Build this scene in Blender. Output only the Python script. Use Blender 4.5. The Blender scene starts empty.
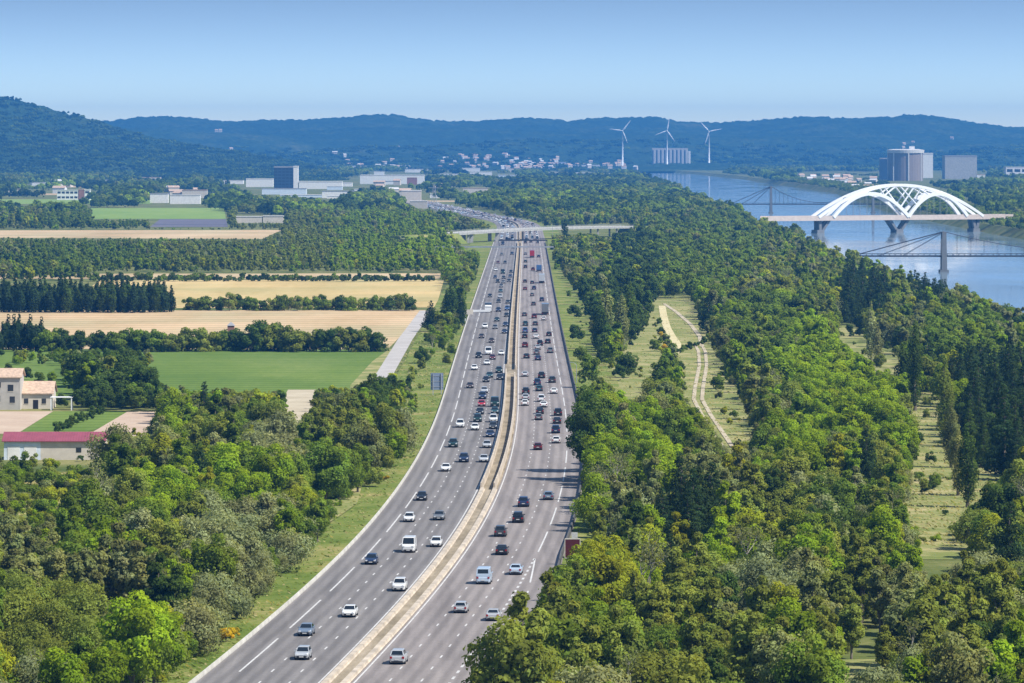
import bpy, math, random
import numpy as np
from mathutils import Vector

R = math.radians
RNG = random.Random(7)
NP = np.random.default_rng(11)
SC = bpy.context.scene
COL = SC.collection
# ------------------------------------------------------------------ camera model
H, YH, F = 61.0, 145.0, 5000.0          # eye height over the road, horizon row, focal length in pixels


def at(px, py, z=0.0):
    """ground point seen at a pixel of the photograph (survey helper)"""
    Y = F * (H - z) / (py - YH)
    return ((px - 512.0) / F * Y, Y)


def pix(x, y, z=0.0):
    return (512.0 + F * x / y, YH + F * (H - z) / y)


def spline(pts):
    xs = np.array([p[0] for p in pts], float); ys = np.array([p[1] for p in pts], float)
    n = len(xs); h = np.diff(xs)
    A = np.zeros((n, n)); b = np.zeros(n); A[0, 0] = A[-1, -1] = 1
    for i in range(1, n - 1):
        A[i, i - 1] = h[i - 1]; A[i, i] = 2 * (h[i - 1] + h[i]); A[i, i + 1] = h[i]
        b[i] = 6 * ((ys[i + 1] - ys[i]) / h[i] - (ys[i] - ys[i - 1]) / h[i - 1])
    m = np.linalg.solve(A, b)

    def f(x):
        x = float(min(max(x, xs[0]), xs[-1]))
        i = int(min(max(np.searchsorted(xs, x) - 1, 0), n - 2))
        a, c = xs[i + 1] - x, x - xs[i]
        return (m[i] * a ** 3 + m[i + 1] * c ** 3) / (6 * h[i]) + (ys[i] / h[i] - m[i] * h[i] / 6) * a + (ys[i + 1] / h[i] - m[i + 1] * h[i] / 6) * c
    return f


CXF = spline([(200, -54), (400, -33), (567, -19.6), (735, -9.4), (910, -3.4), (1298, -0.3), (1968, 1.2), (3050, 4.4), (3600, 5.2),
              (3961, -1), (4300, -26), (4700, -56), (5200, -92), (6200, -160)])


def cx(y): return CXF(y)


def head(y):
    return (cx(y + 2) - cx(y - 2)) / 4.0


def lin(pts, y):
    return float(np.interp(y, [p[0] for p in pts], [p[1] for p in pts]))


def off_pt(y, o):
    """point at offset o to the right of the motorway's axis"""
    s = head(y); k = 1 / math.sqrt(1 + s * s)
    return (cx(y) + o * k, y - o * s * k)


EDGE_R = [(200, 20.8), (567, 20.6), (640, 19.4), (690, 17.4), (740, 16.4), (900, 16.0), (9000, 16.0)]
BANK_L = [(0, 162), (1000, 168), (1800, 172), (2345, 171), (3155, 183), (4274, 196), (5760, 207), (9464, 252), (12000, 304), (12900, 330), (20000, 330)]
BANK_R = [(0, 372), (3771, 362), (4850, 372), (6875, 448), (10000, 446), (11400, 412), (12500, 342), (12900, 332), (20000, 332)]


# ------------------------------------------------------------------ materials
def new_mat(name):
    m = bpy.data.materials.new(name); m.use_nodes = True
    nt = m.node_tree
    return m, nt, nt.nodes['Principled BSDF']


def noise(nt, scale, detail=4, coord=None, rough=0.55):
    n = nt.nodes.new('ShaderNodeTexNoise'); n.inputs['Scale'].default_value = scale
    n.inputs['Detail'].default_value = detail; n.inputs['Roughness'].default_value = rough
    if coord is not None: nt.links.new(coord, n.inputs['Vector'])
    return n


def ramp(nt, fac, stops):
    r = nt.nodes.new('ShaderNodeValToRGB'); e = r.color_ramp.elements
    while len(e) < len(stops): e.new(0.5)
    for k, (p, c) in enumerate(stops):
        e[k].position = p; e[k].color = (*c, 1)
    nt.links.new(fac, r.inputs['Fac'])
    return r


def mixc(nt, fac, a, b, mode='MIX'):
    n = nt.nodes.new('ShaderNodeMix'); n.data_type = 'RGBA'; n.blend_type = mode
    for k, v in ((0, fac), (6, a), (7, b)):
        if hasattr(v, 'is_linked') or hasattr(v, 'links'): nt.links.new(v, n.inputs[k])
        elif k == 0: n.inputs[k].default_value = v
        else: n.inputs[k].default_value = (*v, 1)
    return n.outputs[2]


def pos(nt, sx=1, sy=1, sz=1):
    g = nt.nodes.new('ShaderNodeNewGeometry'); mp = nt.nodes.new('ShaderNodeMapping')
    mp.inputs['Scale'].default_value = (sx, sy, sz)
    nt.links.new(g.outputs['Position'], mp.inputs['Vector'])
    return mp.outputs['Vector']


def plain(name, col, rough=0.7, metal=0.0, var=0.12, scale=0.6, spec=0.3):
    m, nt, b = new_mat(name)
    p = pos(nt)
    n = noise(nt, scale, 5, p)
    lo = tuple(c * (1 - var) for c in col); hi = tuple(min(1, c * (1 + var)) for c in col)
    r = ramp(nt, n.outputs['Fac'], [(0.3, lo), (0.7, hi)])
    nt.links.new(r.outputs['Color'], b.inputs['Base Color'])
    b.inputs['Roughness'].default_value = rough; b.inputs['Metallic'].default_value = metal
    b.inputs['Specular IOR Level'].default_value = spec
    return m


def land(name, stops, scale=0.05, fine=0.9, stretch=(1, 1, 1), fine_amt=0.5, rows=None):
    m, nt, b = new_mat(name)
    p = pos(nt, *stretch)
    n1 = noise(nt, scale, 6, p, 0.6); n2 = noise(nt, fine, 4, p, 0.7)
    mm = nt.nodes.new('ShaderNodeMath'); mm.operation = 'MULTIPLY_ADD'
    nt.links.new(n2.outputs['Fac'], mm.inputs[0]); mm.inputs[1].default_value = fine_amt
    nt.links.new(n1.outputs['Fac'], mm.inputs[2])
    ms = nt.nodes.new('ShaderNodeMath'); ms.operation = 'SUBTRACT'; nt.links.new(mm.outputs[0], ms.inputs[0]); ms.inputs[1].default_value = fine_amt / 2
    r = ramp(nt, ms.outputs[0], stops)
    c = r.outputs['Color']
    if rows:
        wv = nt.nodes.new('ShaderNodeTexWave'); wv.bands_direction = 'Y'; wv.inputs['Scale'].default_value = rows; wv.inputs['Distortion'].default_value = 1.2; wv.inputs['Detail'].default_value = 3
        nt.links.new(pos(nt, .25, 1, 1), wv.inputs['Vector'])
        c2 = ramp(nt, wv.outputs['Fac'], [(0.0, (0.74, 0.77, 0.72)), (0.3, (1, 1, 1))])
        big = noise(nt, 0.012, 3, pos(nt)); c3 = ramp(nt, big.outputs['Fac'], [(0.35, (0.80, 0.86, 0.78)), (0.65, (1.10, 1.05, 1.0))])
        c = mixc(nt, 1.0, mixc(nt, 1.0, c, c2.outputs['Color'], 'MULTIPLY'), c3.outputs['Color'], 'MULTIPLY')
    nt.links.new(c, b.inputs['Base Color'])
    b.inputs['Roughness'].default_value = 0.95; b.inputs['Specular IOR Level'].default_value = 0.05
    return m


M = {}
M['ground'] = land('ground_grass', [(0.3, (0.075, 0.105, 0.026)), (0.5, (0.13, 0.15, 0.045)), (0.68, (0.25, 0.225, 0.09))], 0.03, 0.6)
M['verge'] = land('verge_grass', [(0.25, (0.085, 0.135, 0.022)), (0.48, (0.15, 0.19, 0.04)), (0.62, (0.25, 0.24, 0.08)), (0.75, (0.36, 0.27, 0.13))], 0.05, 0.8)
M['meadow'] = land('dry_meadow', [(0.25, (0.13, 0.17, 0.04)), (0.45, (0.20, 0.22, 0.07)), (0.58, (0.31, 0.285, 0.12)), (0.75, (0.42, 0.35, 0.18))], 0.07, 0.4)
M['wheat'] = land('wheat', [(0.3, (0.47, 0.345, 0.155)), (0.5, (0.55, 0.42, 0.205)), (0.7, (0.61, 0.48, 0.25))], 0.02, 0.35, (1, 0.12, 1), 0.35, rows=0.016)
M['wheat_pale'] = land('cut_wheat', [(0.3, (0.47, 0.33, 0.19)), (0.5, (0.54, 0.40, 0.25)), (0.7, (0.58, 0.45, 0.29))], 0.02, 0.35, (1, 0.12, 1), 0.35, rows=0.016)
M['crop'] = land('green_crop', [(0.3, (0.11, 0.175, 0.036)), (0.5, (0.138, 0.205, 0.045)), (0.7, (0.19, 0.245, 0.072))], 0.02, 0.5, (1, 0.2, 1), 0.4, rows=0.03)
M['crop_far'] = land('pale_crop', [(0.3, (0.15, 0.25, 0.05)), (0.7, (0.25, 0.33, 0.08))], 0.004, 0.05, (1, 0.3, 1))
M['lavender'] = land('violet_crop', [(0.3, (0.10, 0.10, 0.13)), (0.7, (0.17, 0.16, 0.19))], 0.01, 0.1)
M['bare_soil'] = land('bare_soil', [(0.3, (0.42, 0.31, 0.23)), (0.7, (0.52, 0.41, 0.31))], 0.08, 0.9)
M['track'] = land('track_dirt', [(0.3, (0.38, 0.32, 0.22)), (0.7, (0.52, 0.45, 0.33))], 0.1, 0.9)
M['lane'] = land('lane_gravel', [(0.3, (0.36, 0.335, 0.31)), (0.7, (0.47, 0.445, 0.42))], 0.1, 0.9)
M['sand_path'] = land('path_sand', [(0.3, (0.50, 0.42, 0.22)), (0.7, (0.62, 0.55, 0.34))], 0.1, 0.9)
M['sand'] = land('sand', [(0.3, (0.36, 0.30, 0.2)), (0.7, (0.50, 0.43, 0.3))], 0.01, 0.1)
M['median'] = land('median_gravel', [(0.25, (0.15, 0.125, 0.085)), (0.5, (0.27, 0.225, 0.16)), (0.75, (0.40, 0.335, 0.25))], 0.3, 0.9, (1, 0.2, 1))
M['concrete'] = plain('barrier_concrete', (0.47, 0.40, 0.315), 0.85, var=0.28, scale=0.35)
M['barrier_grey'] = plain('edge_concrete', (0.50, 0.48, 0.43), 0.85, var=0.2, scale=0.4)
M['concrete_grey'] = plain('bridge_concrete', (0.40, 0.395, 0.375), 0.85, var=.2)
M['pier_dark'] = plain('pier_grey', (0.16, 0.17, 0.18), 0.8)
M['steel'] = plain('galvanised_steel', (0.48, 0.49, 0.50), 0.45, 0.6)
M['rail_dark'] = plain('shaded_rail', (0.11, 0.105, 0.10), 0.7, 0.2)  # shade of the road-facing side is put into the whole rail's colour
M['steel_dark'] = plain('dark_steel', (0.05, 0.055, 0.065), 0.6, 0.3)
M['white_steel'] = plain('white_steel', (0.80, 0.80, 0.80), 0.45, var=0.04)
M['deck_pink'] = plain('deck_fascia', (0.55, 0.46, 0.40), 0.8)
M['marking'] = plain('road_paint', (0.54, 0.53, 0.51), 0.7, var=0.25, scale=1.6)
M['maroon'] = plain('maroon_panel', (0.085, 0.014, 0.016), 0.5)
M['panel_back'] = plain('panel_back', (0.20, 0.25, 0.34), 0.5, 0.2)
M['wall_white'] = plain('white_render', (0.80, 0.78, 0.75), 0.9)
M['wall_cream'] = plain('cream_render', (0.60, 0.54, 0.46), 0.9)
M['wall_grey'] = plain('grey_render', (0.46, 0.43, 0.39), 0.9)
M['wall_blue'] = plain('pale_blue_cladding', (0.66, 0.73, 0.82), 0.6)
M['wall_navy'] = plain('navy_facade', (0.035, 0.055, 0.085), 0.4)
M['wall_brick'] = plain('red_brick', (0.30, 0.15, 0.11), 0.9)
M['roof_tile'] = plain('canal_tile', (0.50, 0.36, 0.26), 0.9, scale=1.5, var=0.25)
M['roof_red'] = plain('red_sheet_roof', (0.27, 0.07, 0.10), 0.6)
M['roof_grey'] = plain('grey_roof', (0.30, 0.30, 0.31), 0.7)
M['roof_pale'] = plain('pale_roof', (0.62, 0.60, 0.57), 0.7)
M['concrete_tan'] = plain('tan_concrete', (0.25, 0.205, 0.17), 0.9)
M['trunk'] = plain('bark', (0.16, 0.135, 0.105), 0.95, scale=2.0, var=0.3)
M['trunk_pale'] = plain('dead_wood', (0.33, 0.30, 0.25), 0.95, scale=2.0, var=0.2)
M['tyre'] = plain('tyre_rubber', (0.018, 0.018, 0.018), 0.85)
M['rim'] = plain('wheel_rim', (0.42, 0.42, 0.43), 0.4, 0.7)
M['plate'] = plain('number_plate', (0.62, 0.62, 0.60), 0.5, var=0.02)
M['tail'] = plain('tail_lens', (0.30, 0.012, 0.012), 0.25)
M['lamp'] = plain('headlamp_lens', (0.62, 0.64, 0.66), 0.15)
M['trim'] = plain('black_trim', (0.02, 0.02, 0.022), 0.6)
M['window'] = plain('window_glass', (0.03, 0.035, 0.04), 0.2, spec=0.5)


def make_special():
    m, nt, b = new_mat('car_paint')
    oi = nt.nodes.new('ShaderNodeObjectInfo')
    nt.links.new(oi.outputs['Color'], b.inputs['Base Color'])
    b.inputs['Roughness'].default_value = 0.32; b.inputs['Coat Weight'].default_value = 0.5; b.inputs['Coat Roughness'].default_value = 0.08
    b.inputs['Metallic'].default_value = 0.15
    M['paint'] = m
    m, nt, b = new_mat('car_glass')
    b.inputs['Base Color'].default_value = (0.012, 0.016, 0.02, 1); b.inputs['Roughness'].default_value = 0.06
    b.inputs['Specular IOR Level'].default_value = 0.6
    M['glass'] = m
    # asphalt: two slightly different tones by age, tyre tracks along the lanes, patches
    m, nt, b = new_mat('asphalt')
    p = pos(nt)
    n1 = noise(nt, 1.6, 6, p, 0.7); n2 = noise(nt, 0.5, 5, pos(nt, 1, 0.03, 1), 0.6)
    c1 = ramp(nt, n1.outputs['Fac'], [(0.3, (0.170, 0.157, 0.149)), (0.7, (0.212, 0.196, 0.187))])
    c2 = ramp(nt, n2.outputs['Fac'], [(0.35, (0.86, 0.86, 0.86)), (0.65, (1.10, 1.10, 1.10))])
    tr_ = nt.nodes.new('ShaderNodeAttribute'); tr_.attribute_name = 'across'
    m1 = nt.nodes.new('ShaderNodeMath'); m1.operation = 'MULTIPLY_ADD'; m1.inputs[1].default_value = 3.59; m1.inputs[2].default_value = -10.6
    nt.links.new(tr_.outputs['Fac'], m1.inputs[0])
    m2 = nt.nodes.new('ShaderNodeMath'); m2.operation = 'COSINE'; nt.links.new(m1.outputs[0], m2.inputs[0])
    m3 = nt.nodes.new('ShaderNodeMath'); m3.operation = 'MULTIPLY_ADD'; m3.inputs[1].default_value = 0.5; m3.inputs[2].default_value = 0.5; nt.links.new(m2.outputs[0], m3.inputs[0])
    c4 = ramp(nt, m3.outputs[0], [(0.2, (1.08, 1.08, 1.08)), (0.9, (0.86, 0.86, 0.86))])
    n5 = noise(nt, 0.28, 3, pos(nt, 1, 0.07, 1), 0.5); c5 = ramp(nt, n5.outputs['Fac'], [(0.40, (0.88, 0.88, 0.88)), (0.46, (1, 1, 1)), (0.62, (1, 1, 1)), (0.66, (1.09, 1.09, 1.08))])
    q_ = mixc(nt, 1.0, mixc(nt, 1.0, c1.outputs['Color'], c2.outputs['Color'], 'MULTIPLY'), c4.outputs['Color'], 'MULTIPLY')
    nt.links.new(mixc(nt, 1.0, q_, c5.outputs['Color'], 'MULTIPLY'), b.inputs['Base Color'])
    b.inputs['Roughness'].default_value = 0.8; b.inputs['Specular IOR Level'].default_value = 0.2
    M['asphalt'] = m
    m, nt, b = new_mat('asphalt_worn')
    p = pos(nt)
    n1 = noise(nt, 1.6, 6, p, 0.7); n2 = noise(nt, 0.5, 5, pos(nt, 1, 0.03, 1), 0.6)
    c1 = ramp(nt, n1.outputs['Fac'], [(0.3, (0.212, 0.187, 0.174)), (0.7, (0.266, 0.235, 0.220))])
    c2 = ramp(nt, n2.outputs['Fac'], [(0.35, (0.86, 0.86, 0.86)), (0.65, (1.10, 1.10, 1.10))])
    tr_ = nt.nodes.new('ShaderNodeAttribute'); tr_.attribute_name = 'across'
    m1 = nt.nodes.new('ShaderNodeMath'); m1.operation = 'MULTIPLY_ADD'; m1.inputs[1].default_value = 3.59; m1.inputs[2].default_value = -10.6
    nt.links.new(tr_.outputs['Fac'], m1.inputs[0])
    m2 = nt.nodes.new('ShaderNodeMath'); m2.operation = 'COSINE'; nt.links.new(m1.outputs[0], m2.inputs[0])
    m3 = nt.nodes.new('ShaderNodeMath'); m3.operation = 'MULTIPLY_ADD'; m3.inputs[1].default_value = 0.5; m3.inputs[2].default_value = 0.5; nt.links.new(m2.outputs[0], m3.inputs[0])
    c4 = ramp(nt, m3.outputs[0], [(0.2, (1.08, 1.08, 1.08)), (0.9, (0.86, 0.86, 0.86))])
    n5 = noise(nt, 0.28, 3, pos(nt, 1, 0.07, 1), 0.5); c5 = ramp(nt, n5.outputs['Fac'], [(0.40, (0.88, 0.88, 0.88)), (0.46, (1, 1, 1)), (0.62, (1, 1, 1)), (0.66, (1.09, 1.09, 1.08))])
    q_ = mixc(nt, 1.0, mixc(nt, 1.0, c1.outputs['Color'], c2.outputs['Color'], 'MULTIPLY'), c4.outputs['Color'], 'MULTIPLY')
    nt.links.new(mixc(nt, 1.0, q_, c5.outputs['Color'], 'MULTIPLY'), b.inputs['Base Color'])
    b.inputs['Roughness'].default_value = 0.8; b.inputs['Specular IOR Level'].default_value = 0.2
    M['asphalt_worn'] = m

    def leaf(name, inst):
        m = bpy.data.materials.new(name); m.use_nodes = True; nt = m.node_tree
        nt.nodes.remove(nt.nodes['Principled BSDF']); out = nt.nodes['Material Output']
        if inst:
            a = nt.nodes.new('ShaderNodeAttribute'); a.attribute_type = 'INSTANCER'; a.attribute_name = 'tint'
        else:
            a = nt.nodes.new('ShaderNodeObjectInfo')
        t = nt.nodes.new('ShaderNodeAttribute'); t.attribute_name = 'leaf'
        c = mixc(nt, 1.0, a.outputs['Color'], t.outputs['Color'], 'MULTIPLY')
        d = nt.nodes.new('ShaderNodeBsdfDiffuse'); tr = nt.nodes.new('ShaderNodeBsdfTranslucent')
        nt.links.new(c, d.inputs['Color'])
        nt.links.new(mixc(nt, 1.0, c, (1.25, 1.15, 0.6), 'MULTIPLY'), tr.inputs['Color'])
        mx = nt.nodes.new('ShaderNodeMixShader'); mx.inputs['Fac'].default_value = 0.47
        nt.links.new(d.outputs[0], mx.inputs[1]); nt.links.new(tr.outputs[0], mx.inputs[2])
        nt.links.new(mx.outputs[0], out.inputs['Surface'])
        return m
    M['leaf'] = leaf('foliage', False)
    M['leaf_inst'] = leaf('foliage_mass', True)
    # water
    m, nt, b = new_mat('river_water')
    b.inputs['Base Color'].default_value = (0.20, 0.28, 0.33, 1); b.inputs['Roughness'].default_value = 0.16
    b.inputs['IOR'].default_value = 1.333; b.inputs['Specular IOR Level'].default_value = 0.5
    p = pos(nt, 1, 0.35, 1)
    n = noise(nt, 0.35, 4, p); n2 = noise(nt, 0.02, 3, p)
    bp = nt.nodes.new('ShaderNodeBump'); bp.inputs['Strength'].default_value = 0.035; bp.inputs['Distance'].default_value = 0.3
    nt.links.new(n.outputs['Fac'], bp.inputs['Height']); nt.links.new(bp.outputs['Normal'], b.inputs['Normal'])
    r = ramp(nt, n2.outputs['Fac'], [(0.35, (0.05, 0.05, 0.05)), (0.65, (0.11, 0.11, 0.11))])
    nt.links.new(r.outputs['Color'], b.inputs['Roughness'])
    M['water'] = m
    # far wooded hills
    m, nt, b = new_mat('wooded_hill')
    p = pos(nt)
    n1 = noise(nt, 0.006, 6, p, 0.65); n2 = noise(nt, 0.09, 4, p, 0.7)
    c1 = ramp(nt, n1.outputs['Fac'], [(0.3, (0.020, 0.042, 0.018)), (0.52, (0.034, 0.062, 0.024)), (0.66, (0.06, 0.085, 0.034)), (0.82, (0.14, 0.135, 0.07))])
    c2 = ramp(nt, n2.outputs['Fac'], [(0.3, (0.55, 0.55, 0.55)), (0.7, (1.35, 1.35, 1.35))])
    nt.links.new(mixc(nt, 1.0, c1.outputs['Color'], c2.outputs['Color'], 'MULTIPLY'), b.inputs['Base Color'])
    b.inputs['Roughness'].default_value = 1.0; b.inputs['Specular IOR Level'].default_value = 0.0
    M['hill'] = m
    # haze
    m = bpy.data.materials.new('haze_air'); m.use_nodes = True; nt = m.node_tree
    nt.nodes.remove(nt.nodes['Principled BSDF'])
    v = nt.nodes.new('ShaderNodeVolumePrincipled')
    v.inputs['Color'].default_value = (0.085, 0.40, 1.0, 1); v.inputs['Density'].default_value = 6.2e-5
    v.inputs['Anisotropy'].default_value = 0.1
    nt.links.new(v.outputs[0], nt.nodes['Material Output'].inputs['Volume'])
    M['haze'] = m


make_special()


# ------------------------------------------------------------------ mesh building helpers
class MB:
    def __init__(s): s.v, s.f, s.m = [], [], []

    def add(s, verts, faces, mi=0):
        o = len(s.v); s.v += [tuple(v) for v in verts]
        s.f += [tuple(i + o for i in f) for f in faces]; s.m += [mi] * len(faces)

    def box(s, x0, x1, y0, y1, z0, z1, mi=0):
        s.add([(x0, y0, z0), (x1, y0, z0), (x1, y1, z0), (x0, y1, z0), (x0, y0, z1), (x1, y0, z1), (x1, y1, z1), (x0, y1, z1)],
              [(0, 3, 2, 1), (4, 5, 6, 7), (0, 1, 5, 4), (1, 2, 6, 5), (2, 3, 7, 6), (3, 0, 4, 7)], mi)

    def hexa(s, lo, hi, mi=0):
        s.add(list(lo) + list(hi), [(0, 3, 2, 1), (4, 5, 6, 7), (0, 1, 5, 4), (1, 2, 6, 5), (2, 3, 7, 6), (3, 0, 4, 7)], mi)

    def tube(s, pts, rad, n=6, mi=0, cap=True):
        pts = [Vector(p) for p in pts]
        if not hasattr(rad, '__len__'): rad = [rad] * len(pts)
        vs, fs = [], []
        for i, p in enumerate(pts):
            d = (pts[min(i + 1, len(pts) - 1)] - pts[max(i - 1, 0)]).normalized()
            a = d.cross(Vector((0, 0, 1)) if abs(d.z) < 0.95 else Vector((1, 0, 0))).normalized(); b = d.cross(a)
            for k in range(n):
                t = 2 * math.pi * k / n
                vs.append(p + (a * math.cos(t) + b * math.sin(t)) * rad[i])
        for i in range(len(pts) - 1):
            for k in range(n):
                k2 = (k + 1) % n
                fs.append((i * n + k, i * n + k2, (i + 1) * n + k2, (i + 1) * n + k))
        if cap:
            fs.append(tuple(range(n))); fs.append(tuple(reversed(range((len(pts) - 1) * n, len(pts) * n))))
        s.add(vs, fs, mi)

    def loft(s, rings, mi=0, close=True, cap=True):
        n = len(rings[0]); vs = [p for r in rings for p in r]; fs = []
        for i in range(len(rings) - 1):
            for k in range(n if close else n - 1):
                k2 = (k + 1) % n
                fs.append((i * n + k, i * n + k2, (i + 1) * n + k2, (i + 1) * n + k))
        if cap and close:
            fs.append(tuple(reversed(range(n)))); fs.append(tuple(range((len(rings) - 1) * n, len(rings) * n)))
        s.add(vs, fs, mi)

    def mesh(s, name, mats, smooth=False):
        me = bpy.data.meshes.new(name); me.from_pydata(s.v, [], s.f)
        for m in (mats if isinstance(mats, (list, tuple)) else [mats]): me.materials.append(m)
        me.polygons.foreach_set('material_index', s.m)
        if smooth: me.polygons.foreach_set('use_smooth', [True] * len(s.f))
        me.update()
        return me

    def build(s, name, mats, parent=None, loc=None, smooth=False):
        return link(bpy.data.objects.new(name, s.mesh(name, mats, smooth)), parent, loc)


def link(o, parent=None, loc=None):
    COL.objects.link(o)
    if parent is not None: o.parent = parent
    if loc is not None: o.location = loc
    return o


def thing(name, label, cat, loc=(0, 0, 0), rz=0.0, group=None):
    o = bpy.data.objects.new(name, None); o.empty_display_size = 0.5
    link(o, None, loc); o.rotation_euler = (0, 0, rz)
    return tag(o, label, cat, group)


def tag(o, label, cat, group=None):
    if label: o['label'] = label
    o['category'] = cat
    if group: o['group'] = group
    return o


def struct(o, kind='structure', label=None):
    o['kind'] = kind
    if label: o['label'] = label
    return o


def child_copy(o, parent, color=None):
    c = o.copy(); COL.objects.link(c); c.parent = parent
    if color is not None: c.color = color
    return c


ORD = 'zeroth first second third fourth fifth sixth seventh eighth ninth tenth eleventh twelfth thirteenth fourteenth fifteenth sixteenth seventeenth eighteenth nineteenth twentieth'.split()
TENS = {2: 'twenty', 3: 'thirty', 4: 'forty', 5: 'fifty', 6: 'sixty', 7: 'seventy', 8: 'eighty', 9: 'ninety'}


def ordinal(n):
    if n <= 20: return ORD[n]
    if n % 10 == 0: return TENS[n // 10][:-1] + 'ieth'
    return TENS[n // 10] + '-' + ORD[n % 10]


# ------------------------------------------------------------------ ground, river, hills
def make_ground():
    ys = [-300, 0, 200, 400] + list(range(500, 4000, 60)) + list(range(4000, 13000, 250)) + [13000, 13500, 14500, 16000, 18500]
    rows = []
    for y in ys:
        l, r = lin(BANK_L, y), lin(BANK_R, y); w = max(r - l, 0.02)
        d = -7.0 if w > 20 else -7.0 * w / 20
        xs = [(-4200, 0), (-1200, 0), (-400, 0), (-150, 0), (60, 0), (l - 30, 0.0), (l - 3, 0.02), (l + min(9, w * .4), d), (r - min(9, w * .4), d), (r + 3, 0.2), (r + 40, 0.5), (r + 300, 0), (4600, 0)]
        rows.append([(x, y, z) for x, z in xs])
    b = MB(); b.loft(rows, close=False, cap=False)
    struct(b.build('ground', M['ground']))
    b = MB(); rows = []
    for y in range(-300, 12901, 200):
        l, r = lin(BANK_L, y), lin(BANK_R, y)
        rows.append([(l - 1, y, -5.0), (r + 1, y, -5.0)])
    b.loft(rows, close=False, cap=False)
    struct(b.build('river_water', M['water']))
    # sandy strips along both banks
    for nm, tab, o0, o1, y0, y1 in (('bank_sand', BANK_R, 0.5, 12, 4200, 8200), ('bank_sand', BANK_L, -16, -1, 7000, 9500)):
        b = MB(); rows = [[(lin(tab, y) + o0, y, -1.2 if o0 > 0 else 0.6), (lin(tab, y) + o1, y, 1.0 if o0 > 0 else 0.7)] for y in range(y0, y1, 150)]
        b.loft(rows, close=False, cap=False); struct(b.build(nm, M['sand']))


def px_sheet(name, mat, poly, z=0.06):
    """a flat field whose corners were surveyed from the photograph"""
    pts = [at(x, y) for x, y in poly]
    b = MB(); b.add([(x, y, z) for x, y in pts], [tuple(range(len(pts)))])
    # face up
    (x0, y0), (x1, y1), (x2, y2) = pts[0], pts[1], pts[2]
    me = b.mesh(name, mat)
    o = link(bpy.data.objects.new(name, me))
    if me.polygons[0].normal.z < 0: me.flip_normals()
    return struct(o)


def ridge_z(px, prof):
    return float(np.interp(px, [p[0] for p in prof], [p[1] for p in prof]))


def hill_mesh(name, prof, y0, yc, y1, base_px, dx, dy, x0px, x1px, amp, seed):
    """heightfield whose crest, at distance yc, has the given outline"""
    rg = np.random.default_rng(seed)
    xs = np.arange((x0px - 512) / F * yc, (x1px - 512) / F * yc, dx); ys = np.concatenate([np.arange(y0, yc, dy), np.linspace(yc, y1, 14)])
    px = 512 + xs * F / yc
    crest = np.interp(px, [p[0] for p in prof], [p[1] for p in prof])
    zc = H + (YH - crest) / F * yc
    V = np.zeros((len(ys), len(xs), 3))
    big = np.zeros((len(ys), len(xs)))
    XX, YY = np.meshgrid(xs, ys)
    for k in range(10):
        lx, ly = rg.uniform(120, 700), rg.uniform(200, 1100); ph = rg.uniform(0, 6.28)
        big += np.sin(XX / lx * 2 + YY / ly * 2 * rg.choice([-1, 1]) + ph) * lx / 700
    big /= 3.0
    t = np.clip((YY - y0) / (yc - y0), 0, 1)
    shape = t ** 1.25 * (1 + 0.0 * t)
    env = np.where(YY <= yc, 4 * t * (1 - t), 0)
    Z = zc[None, :] * shape + big * 22 * env * (zc[None, :] / 130)
    back = np.clip((YY - yc) / max(y1 - yc, 1), 0, 1)
    Z = np.where(YY > yc, zc[None, :] * (1 - back ** 1.5), Z)
    tree = rg.uniform(-1, 1, Z.shape) * amp * np.clip(Z / 12, 0, 1)
    Z = Z + tree - 1.5
    V[..., 0] = XX + rg.uniform(-.3, .3, Z.shape) * dx; V[..., 1] = YY + rg.uniform(-.3, .3, Z.shape) * dy; V[..., 2] = Z
    ny, nx = Z.shape
    idx = np.arange(ny * nx).reshape(ny, nx)
    f = np.stack([idx[:-1, :-1], idx[:-1, 1:], idx[1:, 1:], idx[1:, :-1]], -1).reshape(-1, 4)
    me = np_mesh(name, V.reshape(-1, 3), f, [M['hill']])
    o = link(bpy.data.objects.new(name, me)); struct(o)

    def zat(x, y):
        i = int(np.clip(np.searchsorted(ys, y), 0, ny - 1)); j = int(np.clip(np.searchsorted(xs, x), 0, nx - 1))
        return float(Z[i, j])
    return zat


def np_mesh(name, verts, quads, mats, leafcol=None):
    me = bpy.data.meshes.new(name)
    nv, nf = len(verts), len(quads)
    me.vertices.add(nv); me.vertices.foreach_set('co', np.asarray(verts, np.float32).ravel())
    me.loops.add(nf * 4); me.loops.foreach_set('vertex_index', np.asarray(quads, np.int32).ravel())
    me.polygons.add(nf); me.polygons.foreach_set('loop_start', np.arange(0, nf * 4, 4, dtype=np.int32))
    me.polygons.foreach_set('loop_total', np.full(nf, 4, np.int32))
    for m in mats: me.materials.append(m)
    me.update(calc_edges=True)
    if leafcol is not None:
        a = me.attributes.new('leaf', 'FLOAT_COLOR', 'FACE')
        c = np.ones((nf, 4), np.float32); c[:, :3] = leafcol
        a.data.foreach_set('color', c.ravel())
    return me


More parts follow.
